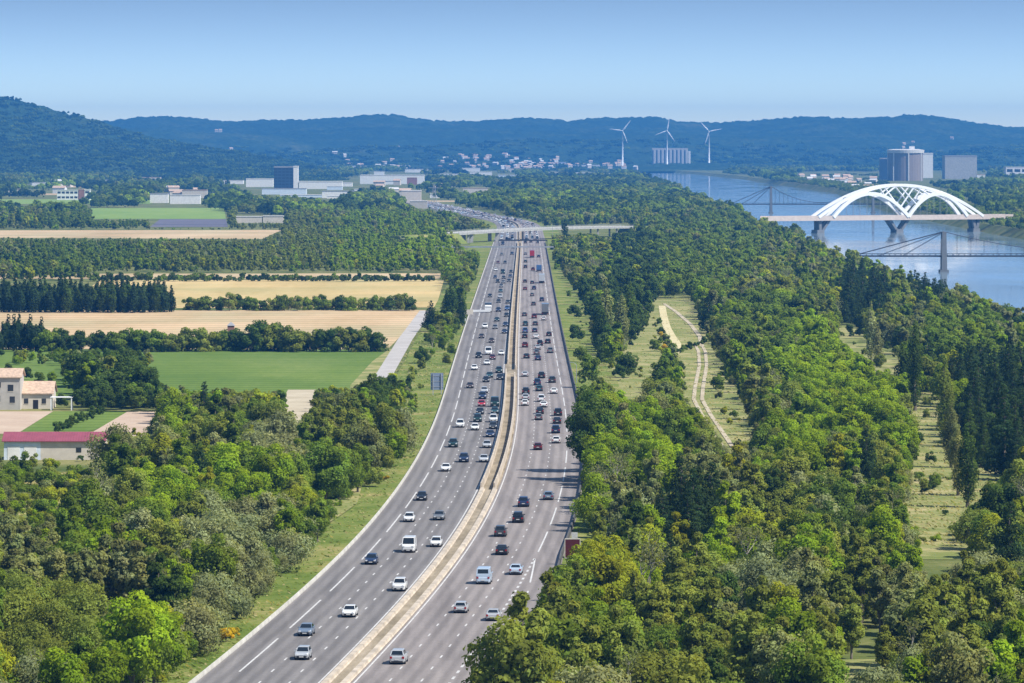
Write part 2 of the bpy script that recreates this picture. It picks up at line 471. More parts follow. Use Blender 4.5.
RIDGE = [(-400, 112), (-200, 118), (0, 124), (112, 121), (140, 117), (170, 116), (200, 119), (235, 122), (260, 120), (300, 120), (340, 118), (365, 115), (395, 114), (408, 117.5), (440, 121),
         (480, 121), (510, 119), (530, 118), (565, 120.5), (600, 118), (640, 117), (662, 117), (674, 121), (700, 122.5), (740, 121.5), (760, 120), (800, 116.5), (850, 118), (890, 117),
         (910, 114), (940, 117), (970, 122), (1000, 126), (1024, 128), (1200, 124), (1450, 120)]
LEFTHILL = [(-500, 92), (-250, 90), (-100, 92), (0, 96), (12, 99), (30, 104), (45, 107), (60, 112), (85, 118), (100, 121), (112, 126), (150, 137), (200, 146), (250, 154), (300, 162), (340, 171), (380, 178)]
make_ground()
z_ridge = hill_mesh('far_ridge', RIDGE, 11800, 16000, 17300, 168, 11, 22, -330, 1380, 5.5, 3)
z_lefthill = hill_mesh('wooded_hill', LEFTHILL, 8600, 11000, 12200, 180, 8, 11, -330, 385, 4.2, 5)

# fields on the plain, corners surveyed
FIELDS = [
    ('green_field', 'crop', [(-60, 350), (386, 350), (352, 398), (-60, 398)]),
    ('wheat_field', 'wheat_pale', [(-60, 311), (426, 310), (388, 349.2), (-60, 349.2)]),
    ('wheat_field', 'wheat', [(100, 280.5), (444, 280), (436, 307.5), (60, 308.5)]),
    ('wheat_field', 'wheat_pale', [(-40, 274), (445, 273.5), (440, 279), (-40, 279)]),
    ('stubble_field', 'wheat_pale', [(-40, 230.5), (282, 230), (262, 239), (-40, 237.5)]),
    ('green_field', 'crop_far', [(90, 208), (224, 208), (226, 219), (92, 219)]),
    ('violet_field', 'lavender', [(160, 219.2), (226, 219.2), (228, 227), (150, 227)]),
    ('green_field', 'crop_far', [(-40, 199.5), (160, 199), (150, 204), (-40, 204)]),
    ('kitchen_garden', 'bare_soil', [(-40, 411.5), (53, 411.5), (17, 434), (-40, 434)]),
    ('lawn', 'crop', [(53.5, 411.5), (150, 411.5), (82, 434), (17.5, 434)]),
    ('bare_yard', 'bare_soil', [(128, 411.6), (156, 411.6), (150, 440), (83, 438)]),
    ('bare_yard', 'track', [(288, 390), (318, 390), (306, 440), (262, 440)]),
    ('dry_meadow', 'meadow', [(600, 296), (700, 296), (722, 362), (764, 442), (728, 456), (590, 452), (588, 380)]),
    ('dry_meadow', 'meadow', [(830, 326), (862, 326), (905, 352), (925, 385), (880, 382), (842, 345)]),
    ('dry_meadow', 'meadow', [(893, 392), (985, 388), (1060, 455), (1060, 500), (985, 560), (893, 560)]),
    ('dry_meadow', 'meadow', [(838, 660), (905, 660), (900, 740), (820, 740)]),
    ('tall_grass', 'verge', [(10, 478), (92, 470), (98, 540), (-20, 560)]),
]
for k, (nm, mt, poly) in enumerate(FIELDS):
    px_sheet(nm, M[mt], poly, 0.05 + 0.012 * (k % 4))


px_sheet('field_margin', M['meadow'], [(350, 386), (372, 362), (389, 349.5), (401, 349.5), (384, 370), (366, 392), (352, 399)], 0.11)
STRIPS = [(140, 262, 177.2, 178.6), (0, 60, 193.5, 195.0), (420, 470, 200.5, 202.0), (520, 556, 187, 188.4), (330, 372, 204.5, 206), (60, 140, 186.2, 187.4)]
for x0, x1, y0, y1 in STRIPS:
    px_sheet('stubble_field', M['wheat_pale'], [(x0, y0), (x1, y0), (x1 + 3, y1), (x0 - 3, y1)], 0.08)


def px_path(name, mat, pts, w, z):
    b = MB(); ring = []
    g = [at(*p) for p in pts]
    for i, (x, y) in enumerate(g):
        x0, y0 = g[max(i - 1, 0)]; x1, y1 = g[min(i + 1, len(g) - 1)]
        d = Vector((x1 - x0, y1 - y0)).normalized()
        ring.append([(x - d.y * w / 2, y + d.x * w / 2, z), (x + d.y * w / 2, y - d.x * w / 2, z)])
    b.loft(ring, close=False, cap=False)
    me = b.mesh(name, mat); o = link(bpy.data.objects.new(name, me))
    if me.polygons[0].normal.z < 0: me.flip_normals()
    return struct(o)


px_path('farm_lane', M['lane'], [(340, 440), (366, 400), (378, 386), (392, 362), (405, 340), (418, 322), (426, 311)], 4.6, 0.14)
TRACK = [(699, 346), (702, 352), (703, 366), (699, 388), (698, 400), (706, 415), (716, 430), (728, 448)]
for o in (-1.0, 1.0):
    pts = []
    for (x, y) in TRACK: pts.append((x + o * (y - YH) / H, y))
    px_path('dirt_track', M['track'], pts, 0.95, 0.17)


px_path('sandy_path', M['sand_path'], [(662, 306), (664, 318), (667, 328), (672, 337), (677, 344), (676, 351), (672, 357), (673, 364)], 2.6, 0.15)
px_path('dirt_track', M['track'], [(664, 304), (676, 312), (690, 324), (700, 337), (702, 347)], 1.4, 0.16)
# ------------------------------------------------------------------ motorway
ROADZ = 0.32


def road_mesh(name, mat, o0, o1):
    ys = np.arange(250, 5601, 15.0); V, A = [], []
    for y in ys:
        a, c = o0(y), o1(y)
        V += [(*off_pt(y, a), ROADZ), (*off_pt(y, c), ROADZ)]; A += [abs(a), abs(c)]
    n = len(ys); i = np.arange(n - 1) * 2
    me = np_mesh(name, V, np.stack([i, i + 1, i + 3, i + 2], 1), [mat])
    at_ = me.attributes.new('across', 'FLOAT', 'POINT'); at_.data.foreach_set('value', np.array(A, np.float32))
    return struct(link(bpy.data.objects.new(name, me)))


def strip(mb, y0, y1, o0, o1, z, step=12.0, mi=0):
    n = max(1, int((y1 - y0) / step)); rows = []
    for i in range(n + 1):
        y = y0 + (y1 - y0) * i / n
        a = o0(y) if callable(o0) else o0; c = o1(y) if callable(o1) else o1
        rows.append([(*off_pt(y, a), z), (*off_pt(y, c), z)])
    mb.loft(rows, mi, close=False, cap=False)


def road():
    road_mesh('motorway_road', M['asphalt'], lambda y: -16.2, lambda y: -1.6)
    road_mesh('motorway_road', M['asphalt_worn'], lambda y: 1.6, lambda y: lin(EDGE_R, y) + .4)
    b = MB(); strip(b, 250, 5600, -1.6, 1.6, ROADZ + 0.02, 15); struct(b.build('median_ground', M['median']))
    # grass verges sloping down from the road
    b = MB(); rows = [[(*off_pt(y, -16.6 - 10.5 + 4 * abs(y - 845) / 75), .36), (*off_pt(y, -16.6 - 4.5 - 3 * abs(y - 845) / 75), .36)] for y in range(775, 921, 12)]
    b.loft(rows, close=False, cap=False); o_ = b.build('dry_grass_patch', M['meadow']); struct(o_)
    for s, nm in ((-1, 'grass_verge'), (1, 'grass_verge')):
        b = MB(); rows = []
        for i in range(240):
            y = 250 + i * 16
            e = (lin(EDGE_R, y) + .4) if s > 0 else 16.2
            w = 11 if s > 0 else lin([(250, 5), (600, 7), (700, 14), (860, 14), (1000, 9), (1200, 14), (3000, 14)], y)
            r = [(*off_pt(y, s * e), ROADZ - .02), (*off_pt(y, s * (e + 1.2)), ROADZ - .02), (*off_pt(y, s * (e + 4)), 0.16), (*off_pt(y, s * (e + w)), 0.12)]
            rows.append(r if s > 0 else r[::-1])
        b.loft(rows, close=False, cap=False); struct(b.build(nm, M['verge']))
    # painted markings
    b = MB(); z = ROADZ + 0.025
    def line(y0, y1, o, w, dash=None, gap=None, ph=0.0):
        of = o if callable(o) else (lambda y: o)
        if dash is None:
            strip(b, y0, y1, lambda y: of(y) - w / 2, lambda y: of(y) + w / 2, z, 15); return
        y = y0 + ph
        while y < y1:
            strip(b, y, y + dash, lambda q: of(q) - w / 2, lambda q: of(q) + w / 2, z, 13); y += dash + gap
    line(250, 5400, -1.98, 0.2); line(250, 5400, 2.0, 0.2)
    for o in (-5.3, -8.7):
        line(300, 4600, o, 0.20, 3, 10, 2.0)
    for o in (5.8, 9.4):
        line(300, 4600, o, 0.20, 3, 10, 6.0)
    line(250, 5400, -12.4, 0.24, 39, 13, 13)
    line(250, 735, 12.75, 0.32, 3, 3.5)
    t4 = lambda y: lin([(250, 17.2), (567, 16.7), (650, 15.4), (735, 12.8), (5400, 12.6)], y)
    line(300, 5400, t4, 0.24, 39, 13, 30)
    struct(b.build('road_markings', M['marking']))


road()


def barrier(label, y0, y1, of, hgt, wb, wt, loc_y, name='concrete_barrier', mat='concrete', step=14):
    b = MB(); rings = []; n = int((y1 - y0) / step)
    for i in range(n + 1):
        y = y0 + (y1 - y0) * i / n; o = of(y) if callable(of) else of
        pr = [(-wb / 2, 0), (-wb / 2, .08), (-wt / 2 - .06, hgt * .38), (-wt / 2, hgt), (wt / 2, hgt), (wt / 2 + .06, hgt * .38), (wb / 2, .08), (wb / 2, 0)]
        rings.append([(*off_pt(y, o + u), ROADZ + v) for u, v in pr])
    b.loft(rings)
    o = b.build(name, M[mat]); return tag(o, label, 'barrier', 'concrete barriers along the motorway')


barrier('low pale concrete barrier along the outer edge of the oncoming lanes', 250, 3100, -16.05, 0.5, 0.30, 0.16, 700, 'concrete_barrier', 'barrier_grey')
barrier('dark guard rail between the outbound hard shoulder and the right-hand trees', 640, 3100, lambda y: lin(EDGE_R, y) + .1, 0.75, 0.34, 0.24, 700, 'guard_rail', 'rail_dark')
barrier('low cream kerb on the oncoming side of the median, bottom of the photo', 250, 880, -1.1, 0.42, 0.95, 0.6, 700)
barrier('low cream kerb on the outbound side of the median, bottom of the photo', 250, 880, 1.1, 0.42, 0.95, 0.6, 700)
barrier('pale median barrier on the oncoming side, below the crossover gap', 880, 1330, lambda y: -1.3, 1.25, 0.5, 0.24, 1000)
barrier('pale median barrier on the outbound side, below the crossover gap', 880, 1310, lambda y: 1.0, 1.25, 0.5, 0.24, 1000)
barrier('pale median barrier on the oncoming side, from the crossover to the overpass', 1385, 3090, lambda y: -0.95, 1.25, 0.5, 0.24, 2000)
barrier('pale median barrier on the outbound side, from the crossover to the overpass', 1350, 3090, lambda y: 1.15, 1.25, 0.5, 0.24, 2000)
barrier('single median barrier on the bend beyond the overpass', 3140, 5400, 0.0, 0.95, 0.62, 0.3, 4000)


# ------------------------------------------------------------------ vehicles
def car_profile(kind):
    # L, W, H, bonnet z, boot z, cabin base front/back (y), roof front/back (y)
    return {
        'hatchback': (4.05, 1.76, 1.47, 0.92, 0.98, 0.85, -1.98, 0.10, -1.62),
        'saloon': (4.6, 1.80, 1.44, 0.92, 1.02, 0.95, -1.65, 0.15, -0.95),
        'estate': (4.6, 1.80, 1.48, 0.94, 0.98, 0.95, -2.25, 0.20, -1.90),
        'SUV': (4.55, 1.88, 1.70, 1.08, 1.10, 0.90, -2.22, 0.25, -1.85),
        'minivan': (4.5, 1.86, 1.75, 1.05, 1.05, 1.55, -2.2, 0.60, -2.02),
        'van': (5.2, 2.02, 2.25, 1.25, 1.20, 1.95, -2.56, 0.95, -2.5),
    }[kind]


def car_parts(kind):
    L, W, Hh, zb, zt, cf, cb, rf, rb = car_profile(kind)
    w = W / 2; hl = L / 2
    body = MB()
    # lower body: rings along the length
    st = [(-hl, .78, .42, zt - .22), (-hl + .10, .95, .27, zt - .04), (-hl + .6, 1.0, .22, zt), (cb + .5 if cb + .5 < -0.2 else -.9, 1.0, .2, zt + .0), (0, 1.0, .2, (zt + zb) / 2 + .02), (cf, 1.0, .2, zb + .03), (cf + (hl - cf) * .5, .985, .22, zb - .03), (hl - .18, .93, .26, zb - .12), (hl, .74, .36, zb - .30)]
    rings = []
    for (y, k, z0, z1) in st:
        a = w * k
        rings.append([(-a * .86, y, z0), (-a * .98, y, z0 + .14), (-a, y, z0 + (z1 - z0) * .55), (-a * .955, y, z1 - .05), (-a * .86, y, z1), (a * .86, y, z1), (a * .955, y, z1 - .05), (a, y, z0 + (z1 - z0) * .55), (a * .98, y, z0 + .14), (a * .86, y, z0)])
    body.loft([r[::-1] for r in rings])
    # cabin
    zl = zb - .02; zbk = zt - .02
    wl, wr = w * .90, w * .70
    if kind == 'van': wl, wr = w * .95, w * .86
    A = [(-wl, cb, zbk), (wl, cb, zbk), (wl, cf, zl), (-wl, cf, zl)]
    Bt = [(-wr, rb, Hh - .06), (wr, rb, Hh - .06), (wr, rf, Hh - .06), (-wr, rf, Hh - .06)]
    body.hexa(A, Bt)
    C = [(-wr * .84, rb + .18, Hh), (wr * .84, rb + .18, Hh), (wr * .84, rf - .2, Hh), (-wr * .84, rf - .2, Hh)]
    body.hexa([(p[0] * .999, p[1] * 1, Hh - .055) for p in Bt], C)
    # black lower sill / grille / bumper trim
    body.box(-w * .62, w * .62, hl - .03, hl + .035, .30, .52, 1)
    body.box(-w * .7, w * .7, -hl - .03, -hl + .03, .30, .44, 1)
    body.box(-w * .88, w * .88, -hl + .25, hl - .3, .17, .205, 1)

    def panel(p, q, r, s, out, d=.018, inset=(.08, .08, .10, .10)):
        # a pane on the quad p q r s (bottom-left, bottom-right, top-right, top-left), set proud along out
        p, q, r, s = map(Vector, (p, q, r, s)); o = Vector(out).normalized() * d
        l, rr, bt, tp = inset
        def P(u, v): return (p.lerp(q, u)).lerp(s.lerp(r, u), v)
        g = [P(l, bt), P(1 - rr, bt), P(1 - rr, 1 - tp), P(l, 1 - tp)]
        m = MB(); m.hexa([tuple(x - o * .5) for x in g], [tuple(x + o) for x in g]); return m
    parts = {}
    parts['windscreen'] = [panel(A[3], A[2], Bt[2], Bt[3], (0, Hh - zl, cf - rf), inset=(.05, .05, .06, .08))]
    if kind == 'van':
        parts['rear_window'] = [panel(A[0], A[1], Bt[1], Bt[0], (0, -1, .05), inset=(.1, .1, .35, .10))]
        f0 = (.72, .03)
    else:
        parts['rear_window'] = [panel(A[0], A[1], Bt[1], Bt[0], (0, -(Hh - zbk), -(cb - rb)), inset=(.08, .08, .10, .10))]
        f0 = (.06, .05)
    parts['side_window'] = [panel(A[1], A[2], Bt[2], Bt[1], (1, 0, .3), inset=(f0[0], f0[1], .16, .12)), panel(A[0], A[3], Bt[3], Bt[0], (-1, 0, .3), inset=(f0[0], f0[1], .16, .12))]
    hlz = zb - .28
    parts['headlight'] = []; parts['tail_light'] = []
    for s in (-1, 1):
        m = MB(); x0, x1 = sorted((s * w * .52, s * w * .86)); m.box(x0, x1, hl - .16, hl - .015 + .05, hlz - .09, hlz + .09); parts['headlight'].append(m)
        m = MB(); x0, x1 = sorted((s * w * .62, s * w * .90)); m.box(x0, x1, -hl - .03, -hl + .14, zt - .38, zt - .14); parts['tail_light'].append(m)
    m = MB(); m.box(-.26, .26, -hl - .055, -hl - .035, .55, .66); m2 = MB(); m2.box(-.26, .26, hl + .04, hl + .06, .36, .47)
    parts['number_plate'] = [m, m2]
    parts['wheel'] = []
    for s in (-1, 1):
        for yy in (hl * .62, -hl * .60):
            m = MB(); n = 14; r = .33 if kind not in ('SUV', 'van') else .36
            def ring(x, rad): return [(x, yy + rad * math.cos(2 * math.pi * k / n), r + rad * math.sin(2 * math.pi * k / n)) for k in range(n)]
            xo, xi = s * (w * 1.0 + .012), s * (w - .22)
            m.loft([ring(xi, r), ring(xo - s * .03, r), ring(xo, r * .9)], 0)
            m.loft([ring(xo + s * .002, r * .62), ring(xo + s * .012, r * .5)], 1)
            parts['wheel'].append(m)
    parts['mirror'] = []
    for s in (-1, 1):
        m = MB(); x0, x1 = sorted((s * w * .90, s * (w * 1.0 + .12))); m.box(x0, x1, cf - .22, cf - .08, zb + .02, zb + .16); parts['mirror'].append(m)
    return body, parts


PMAT = {'windscreen': ['glass'], 'rear_window': ['glass'], 'side_window': ['glass'], 'headlight': ['lamp'], 'tail_light': ['tail'], 'number_plate': ['plate'], 'wheel': ['tyre', 'rim'], 'mirror': ['paint']}
CARS = {}


def car_meshes(kind):
    if kind not in CARS:
        body, parts = car_parts(kind)
        full = [('body', body.mesh('car_body', [M['paint'], M['trim']]))]
        one = MB(); one.add(body.v, body.f); one.m = list(body.m)
        mats = [M['paint'], M['trim'], M['glass'], M['lamp'], M['tail'], M['plate'], M['tyre'], M['rim']]
        order = {'glass': 2, 'lamp': 3, 'tail': 4, 'plate': 5, 'tyre': 6, 'rim': 7, 'paint': 0}
        for nm, ms in parts.items():
            for mb in ms:
                full.append((nm, mb.mesh(nm, [M[k] for k in PMAT[nm]])))
                o = len(one.v); one.v += mb.v; one.f += [tuple(i + o for i in f) for f in mb.f]; one.m += [order[PMAT[nm][i]] for i in mb.m]
        CARS[kind] = (full, one.mesh('car_whole', mats))
    return CARS[kind]


def lorry_parts(kind):
    """cab + box; faces +y"""
    long = kind == 'lorry'
    hl = 8.0 if long else 4.0
    cab, boxm, und = MB(), MB(), MB()
    cf = hl; cb_ = hl - 2.2; ht = 3.5 if long else 2.7
    r = lambda y, k, z1: [(-1.22 * k, y, .5), (-1.24 * k, y, z1 - .25), (-1.1 * k, y, z1), (1.1 * k, y, z1), (1.24 * k, y, z1 - .25), (1.22 * k, y, .5)]
    cab.loft([q[::-1] for q in (r(cb_, 1, ht), r(cf - .35, 1, ht - .05), r(cf, .96, ht - .5))])
    boxm.box(-1.26, 1.26, -hl, cb_ - .35, 1.15, 3.95 if long else 3.3)
    boxm.box(-1.28, 1.28, -hl - .02, -hl + .05, 1.1, 1.3); boxm.box(-.02, .02, -hl - .012, -hl, 1.3, 3.8 if long else 3.2)
    und.box(-1.1, 1.1, -hl, cf - .4, .62, 1.15); und.box(-1.15, 1.15, -hl - .02, -hl + .1, .45, .62)
    parts = {'cab': [(cab, 'paint')], 'box_body': [(boxm, 'box')], 'chassis': [(und, 'trim')]}
    ws = MB(); ws.box(-1.05, 1.05, cf - .18, cf + .02, 1.9, ht - .55); parts['windscreen'] = [(ws, 'glass')]
    parts['wheel'] = []
    axles = [cf - 1.3, -hl + 1.4] + ([-hl + 2.7, -hl + 4.0, 2.8] if long else [])
    for yy in axles:
        for s in (-1, 1):
            m = MB(); n = 14
            ring = lambda x, rad: [(x, yy + rad * math.cos(2 * math.pi * k / n), .5 + rad * math.sin(2 * math.pi * k / n)) for k in range(n)]
            m.loft([ring(s * .9, .5), ring(s * 1.22, .5)]); parts['wheel'].append((m, 'tyre'))
    parts['tail_light'] = []
    for s in (-1, 1):
        m = MB(); x0, x1 = sorted((s * .85, s * 1.15)); m.box(x0, x1, -hl - .05, -hl - .021, .48, .60); parts['tail_light'].append((m, 'tail'))
    parts['headlight'] = []
    for s in (-1, 1):
        m = MB(); x0, x1 = sorted((s * .75, s * 1.1)); m.box(x0, x1, cf - .1, cf + .03, .75, .95); parts['headlight'].append((m, 'lamp'))
    return parts, hl


PAINT = {'white': (0.82, 0.82, 0.80), 'silver': (0.50, 0.52, 0.54), 'grey': (0.16, 0.17, 0.18), 'black': (0.012, 0.013, 0.015), 'dark blue': (0.018, 0.035, 0.09), 'blue': (0.05, 0.12, 0.28),
         'pale blue': (0.52, 0.63, 0.75), 'blue-grey': (0.16, 0.21, 0.28), 'dark green': (0.012, 0.045, 0.042), 'red': (0.42, 0.018, 0.03), 'dark red': (0.12, 0.015, 0.018), 'brown': (0.075, 0.045, 0.035), 'teal': (0.02, 0.075, 0.085), 'dark grey': (0.045, 0.048, 0.052)}
# side, pixel of the wheel line at the near end, colour, type
T = [
    ('L', 301.3, 660.4, 'silver', 'hatchback'), ('L', 304.5, 636.6, 'blue-grey', 'saloon'), ('L', 348.2, 617.8, 'white', 'saloon'), ('L', 398.4, 591.8, 'white', 'SUV'),
    ('L', 370.5, 565, 'dark blue', 'hatchback'), ('L', 408, 553, 'white', 'van'), ('L', 435.5, 547.3, 'white', 'hatchback'), ('L', 408.6, 522.4, 'white', 'hatchback'),
    ('L', 438.5, 520.6, 'grey', 'saloon'), ('L', 421.3, 501, 'black', 'hatchback'), ('L', 445.5, 471.8, 'white', 'saloon'), ('L', 463.6, 462.6, 'dark blue', 'SUV'),
    ('L', 483.6, 462.6, 'silver', 'saloon'), ('L', 452.9, 447.7, 'dark green', 'SUV'), ('L', 486.8, 448.2, 'silver', 'hatchback'), ('L', 490, 437.5, 'dark blue', 'saloon'),
    ('L', 460, 427.8, 'white', 'minivan'), ('L', 474.8, 430.6, 'white', 'hatchback'), ('L', 493, 429.2, 'dark grey', 'hatchback'), ('L', 493.2, 422.5, 'white', 'minivan'),
    ('L', 477.5, 422.2, 'dark green', 'minivan'), ('L', 479.8, 414.6, 'black', 'saloon'), ('L', 494.7, 414, 'teal', 'hatchback'), ('L', 494.7, 407, 'dark green', 'van'),
    ('L', 481.5, 406.7, 'red', 'hatchback'), ('L', 482.4, 399.3, 'dark blue', 'SUV'), ('L', 484.2, 393.2, 'silver', 'estate'), ('L', 470, 388.4, 'brown', 'saloon'),
    ('L', 486, 382.4, 'black', 'hatchback'), ('L', 489.5, 377.8, 'teal', 'saloon'), ('L', 499.8, 380, 'black', 'estate'), ('L', 499, 373.2, 'dark green', 'SUV'),
    ('L', 474.2, 370.3, 'white', 'hatchback'), ('L', 486.9, 365.2, 'white', 'saloon'), ('L', 492.5, 359.8, 'dark red', 'hatchback'), ('L', 478.6, 358.3, 'black', 'SUV'),
    ('L', 488.4, 355.0, 'white', 'van'), ('L', 501.3, 355.4, 'white', 'hatchback'), ('L', 491.5, 342.9, 'brown', 'hatchback'), ('L', 481.5, 338.4, 'brown', 'saloon'),
    ('L', 484.9, 328.6, 'white', 'minivan'), ('L', 495.1, 329.2, 'grey', 'hatchback'), ('L', 504.5, 333.7, 'dark blue', 'saloon'), ('L', 505.4, 326.5, 'dark blue', 'estate'),
    ('L', 496.9, 321.5, 'dark green', 'saloon'), ('L', 506.4, 317, 'black', 'hatchback'), ('L', 507.1, 310.5, 'blue', 'minivan'), ('L', 498.3, 312, 'dark blue', 'SUV'),
    ('L', 488.1, 312.5, 'white', 'box lorry'), ('L', 498.6, 303, 'black', 'hatchback'), ('L', 507.9, 303.7, 'dark grey', 'saloon'), ('L', 489.9, 297.4, 'black', 'hatchback'),
    ('L', 500.1, 298.4, 'silver', 'SUV'), ('L', 500.6, 292.5, 'teal', 'saloon'), ('L', 501.2, 287.5, 'grey', 'hatchback'), ('L', 509, 282, 'dark grey', 'hatchback'), ('L', 510.3, 277.5, 'dark blue', 'saloon'), ('L', 511, 273, 'black', 'hatchback'),
    ('L', 497.7, 283, 'black', 'SUV'), ('L', 503.2, 283.5, 'grey', 'saloon'), ('L', 503.6, 279, 'black', 'hatchback'), ('L', 502.8, 274, 'dark green', 'van'), ('L', 495.2, 278.5, 'dark blue', 'hatchback'), ('L', 495.6, 271, 'white', 'hatchback'),
    ('L', 498, 263.6, 'dark red', 'saloon'), ('L', 505, 263.6, 'black', 'hatchback'), ('L', 501.8, 255.4, 'grey', 'saloon'), ('L', 512, 254.8, 'dark blue', 'SUV'),
    ('L', 502.8, 245, 'dark blue', 'van'), ('L', 509.3, 240.5, 'grey', 'saloon'), ('L', 513, 248.5, 'white', 'hatchback'),
    ('R', 397, 664.8, 'silver', 'SUV'), ('R', 460.2, 613.5, 'silver', 'hatchback'), ('R', 492.4, 621.4, 'silver', 'saloon'), ('R', 483, 584.6, 'pale blue', 'van'), ('R', 515.2, 575.2, 'pale blue', 'saloon'),
    ('R', 501.3, 555.4, 'black', 'saloon'), ('R', 500, 537.1, 'dark grey', 'SUV'), ('R', 517.8, 523.2, 'black', 'minivan'), ('R', 523.3, 507.2, 'dark blue', 'SUV'), ('R', 548.2, 500.3, 'blue-grey', 'hatchback'),
    ('R', 537.8, 450.3, 'dark red', 'hatchback'), ('R', 556.2, 443.6, 'white', 'hatchback'), ('R', 555.7, 433.6, 'dark blue', 'minivan'), ('R', 557.1, 424, 'black', 'saloon'), ('R', 558, 416, 'black', 'SUV'),
    ('R', 538.6, 420.4, 'grey', 'hatchback'), ('R', 539.9, 414.3, 'black', 'saloon'), ('R', 543.6, 407.6, 'white', 'saloon'), ('R', 541.3, 402, 'white', 'minivan'), ('R', 524.9, 406, 'white', 'hatchback'),
    ('R', 525.5, 400.2, 'silver', 'estate'), ('R', 525.8, 394.5, 'black', 'SUV'), ('R', 553.9, 394, 'white', 'saloon'), ('R', 539.2, 391.4, 'teal', 'estate'), ('R', 537.3, 385.5, 'dark blue', 'SUV'),
    ('R', 552.2, 383, 'dark grey', 'SUV'), ('R', 541.5, 378.4, 'black', 'SUV'), ('R', 525, 376.9, 'silver', 'saloon'), ('R', 537.9, 360.5, 'dark blue', 'saloon'), ('R', 536.7, 354.9, 'grey', 'hatchback'),
    ('R', 537.9, 349.8, 'silver', 'saloon'), ('R', 540, 345.8, 'black', 'minivan'), ('R', 550.3, 353.2, 'grey', 'SUV'), ('R', 547.8, 343.7, 'black', 'estate'), ('R', 548.9, 336.3, 'black', 'hatchback'),
    ('R', 526.5, 358.6, 'black', 'saloon'), ('R', 525, 347.6, 'dark red', 'SUV'), ('R', 524.7, 338.4, 'black', 'hatchback'), ('R', 525.1, 333, 'blue', 'minivan'), ('R', 525.4, 326, 'teal', 'SUV'),
    ('R', 536.1, 338.8, 'white', 'saloon'), ('R', 534.7, 332.5, 'dark blue', 'hatchback'), ('R', 535.2, 325.6, 'dark grey', 'estate'), ('R', 534.2, 318.5, 'dark red', 'minivan'), ('R', 524.4, 316.4, 'dark grey', 'saloon'),
    ('R', 545.2, 315.0, 'grey', 'lorry'), ('R', 543.7, 320.5, 'white', 'hatchback'), ('R', 533.5, 305.6, 'dark grey', 'hatchback'), ('R', 541.8, 301.5, 'dark blue', 'SUV'), ('R', 532.1, 296.4, 'grey', 'hatchback'),
    ('R', 525, 290.2, 'dark red', 'saloon'), ('R', 525, 282.7, 'black', 'hatchback'), ('R', 534, 289.8, 'dark blue', 'SUV'), ('R', 532.1, 284, 'black', 'hatchback'), ('R', 541.8, 283.4, 'silver', 'lorry'),
    ('R', 533, 270.8, 'dark red', 'minivan'), ('R', 539, 272, 'blue', 'box lorry'), ('R', 525.4, 268.3, 'black', 'SUV'), ('R', 525.4, 262.6, 'dark green', 'saloon'), ('R', 532.1, 257.8, 'red', 'lorry'),
    ('R', 538.7, 257.5, 'dark blue', 'hatchback'), ('R', 525.4, 255, 'grey', 'saloon'), ('R', 525.4, 243.5, 'black', 'SUV'), ('R', 530.9, 242.7, 'black', 'saloon'), ('R', 537.7, 243.4, 'dark grey', 'hatchback'),
]


def put_vehicle(side, X, Y, colour, kind, label, group, parted):
    hd = -math.atan(head(Y)) + (math.pi if side == 'L' else 0)
    name = {'van': 'van', 'minivan': 'minivan', 'lorry': 'lorry', 'box lorry': 'box_lorry'}.get(kind, 'car')
    jit = 0.9 + 0.2 * RNG.random()
    c = tuple(min(1, v * jit) for v in PAINT[colour]) + (1,)
    if 'lorry' in kind:
        parts, hl = lorry_parts(kind)
        Yc = Y + hl
        t = thing(name, label, 'lorry', (X + head(Y) * hl, Yc, ROADZ + .004), hd, group)
        for nm, ms in parts.items():
            for mb, mt in ms:
                mm = M['paint'] if mt in ('paint', 'box') else M[mt]
                o = mb.build(nm, [mm], t)
                o.color = c if mt != 'box' or colour not in ('white',) else (0.03, 0.05, 0.08, 1)
        return t
    full, one = car_meshes(kind)
    hl = car_profile(kind)[0] / 2
    loc = (X + head(Y) * hl, Y + hl, ROADZ + .004)
    if parted:
        t = thing(name, label, 'van' if kind == 'van' else 'car', loc, hd, group)
        for nm, me in full:
            o = link(bpy.data.objects.new(nm, me), t); o.color = c
    else:
        t = bpy.data.objects.new(name, one); link(t, None, loc); t.rotation_euler = (0, 0, hd); t.color = c
        tag(t, label, 'van' if kind == 'van' else 'car', group)
    return t


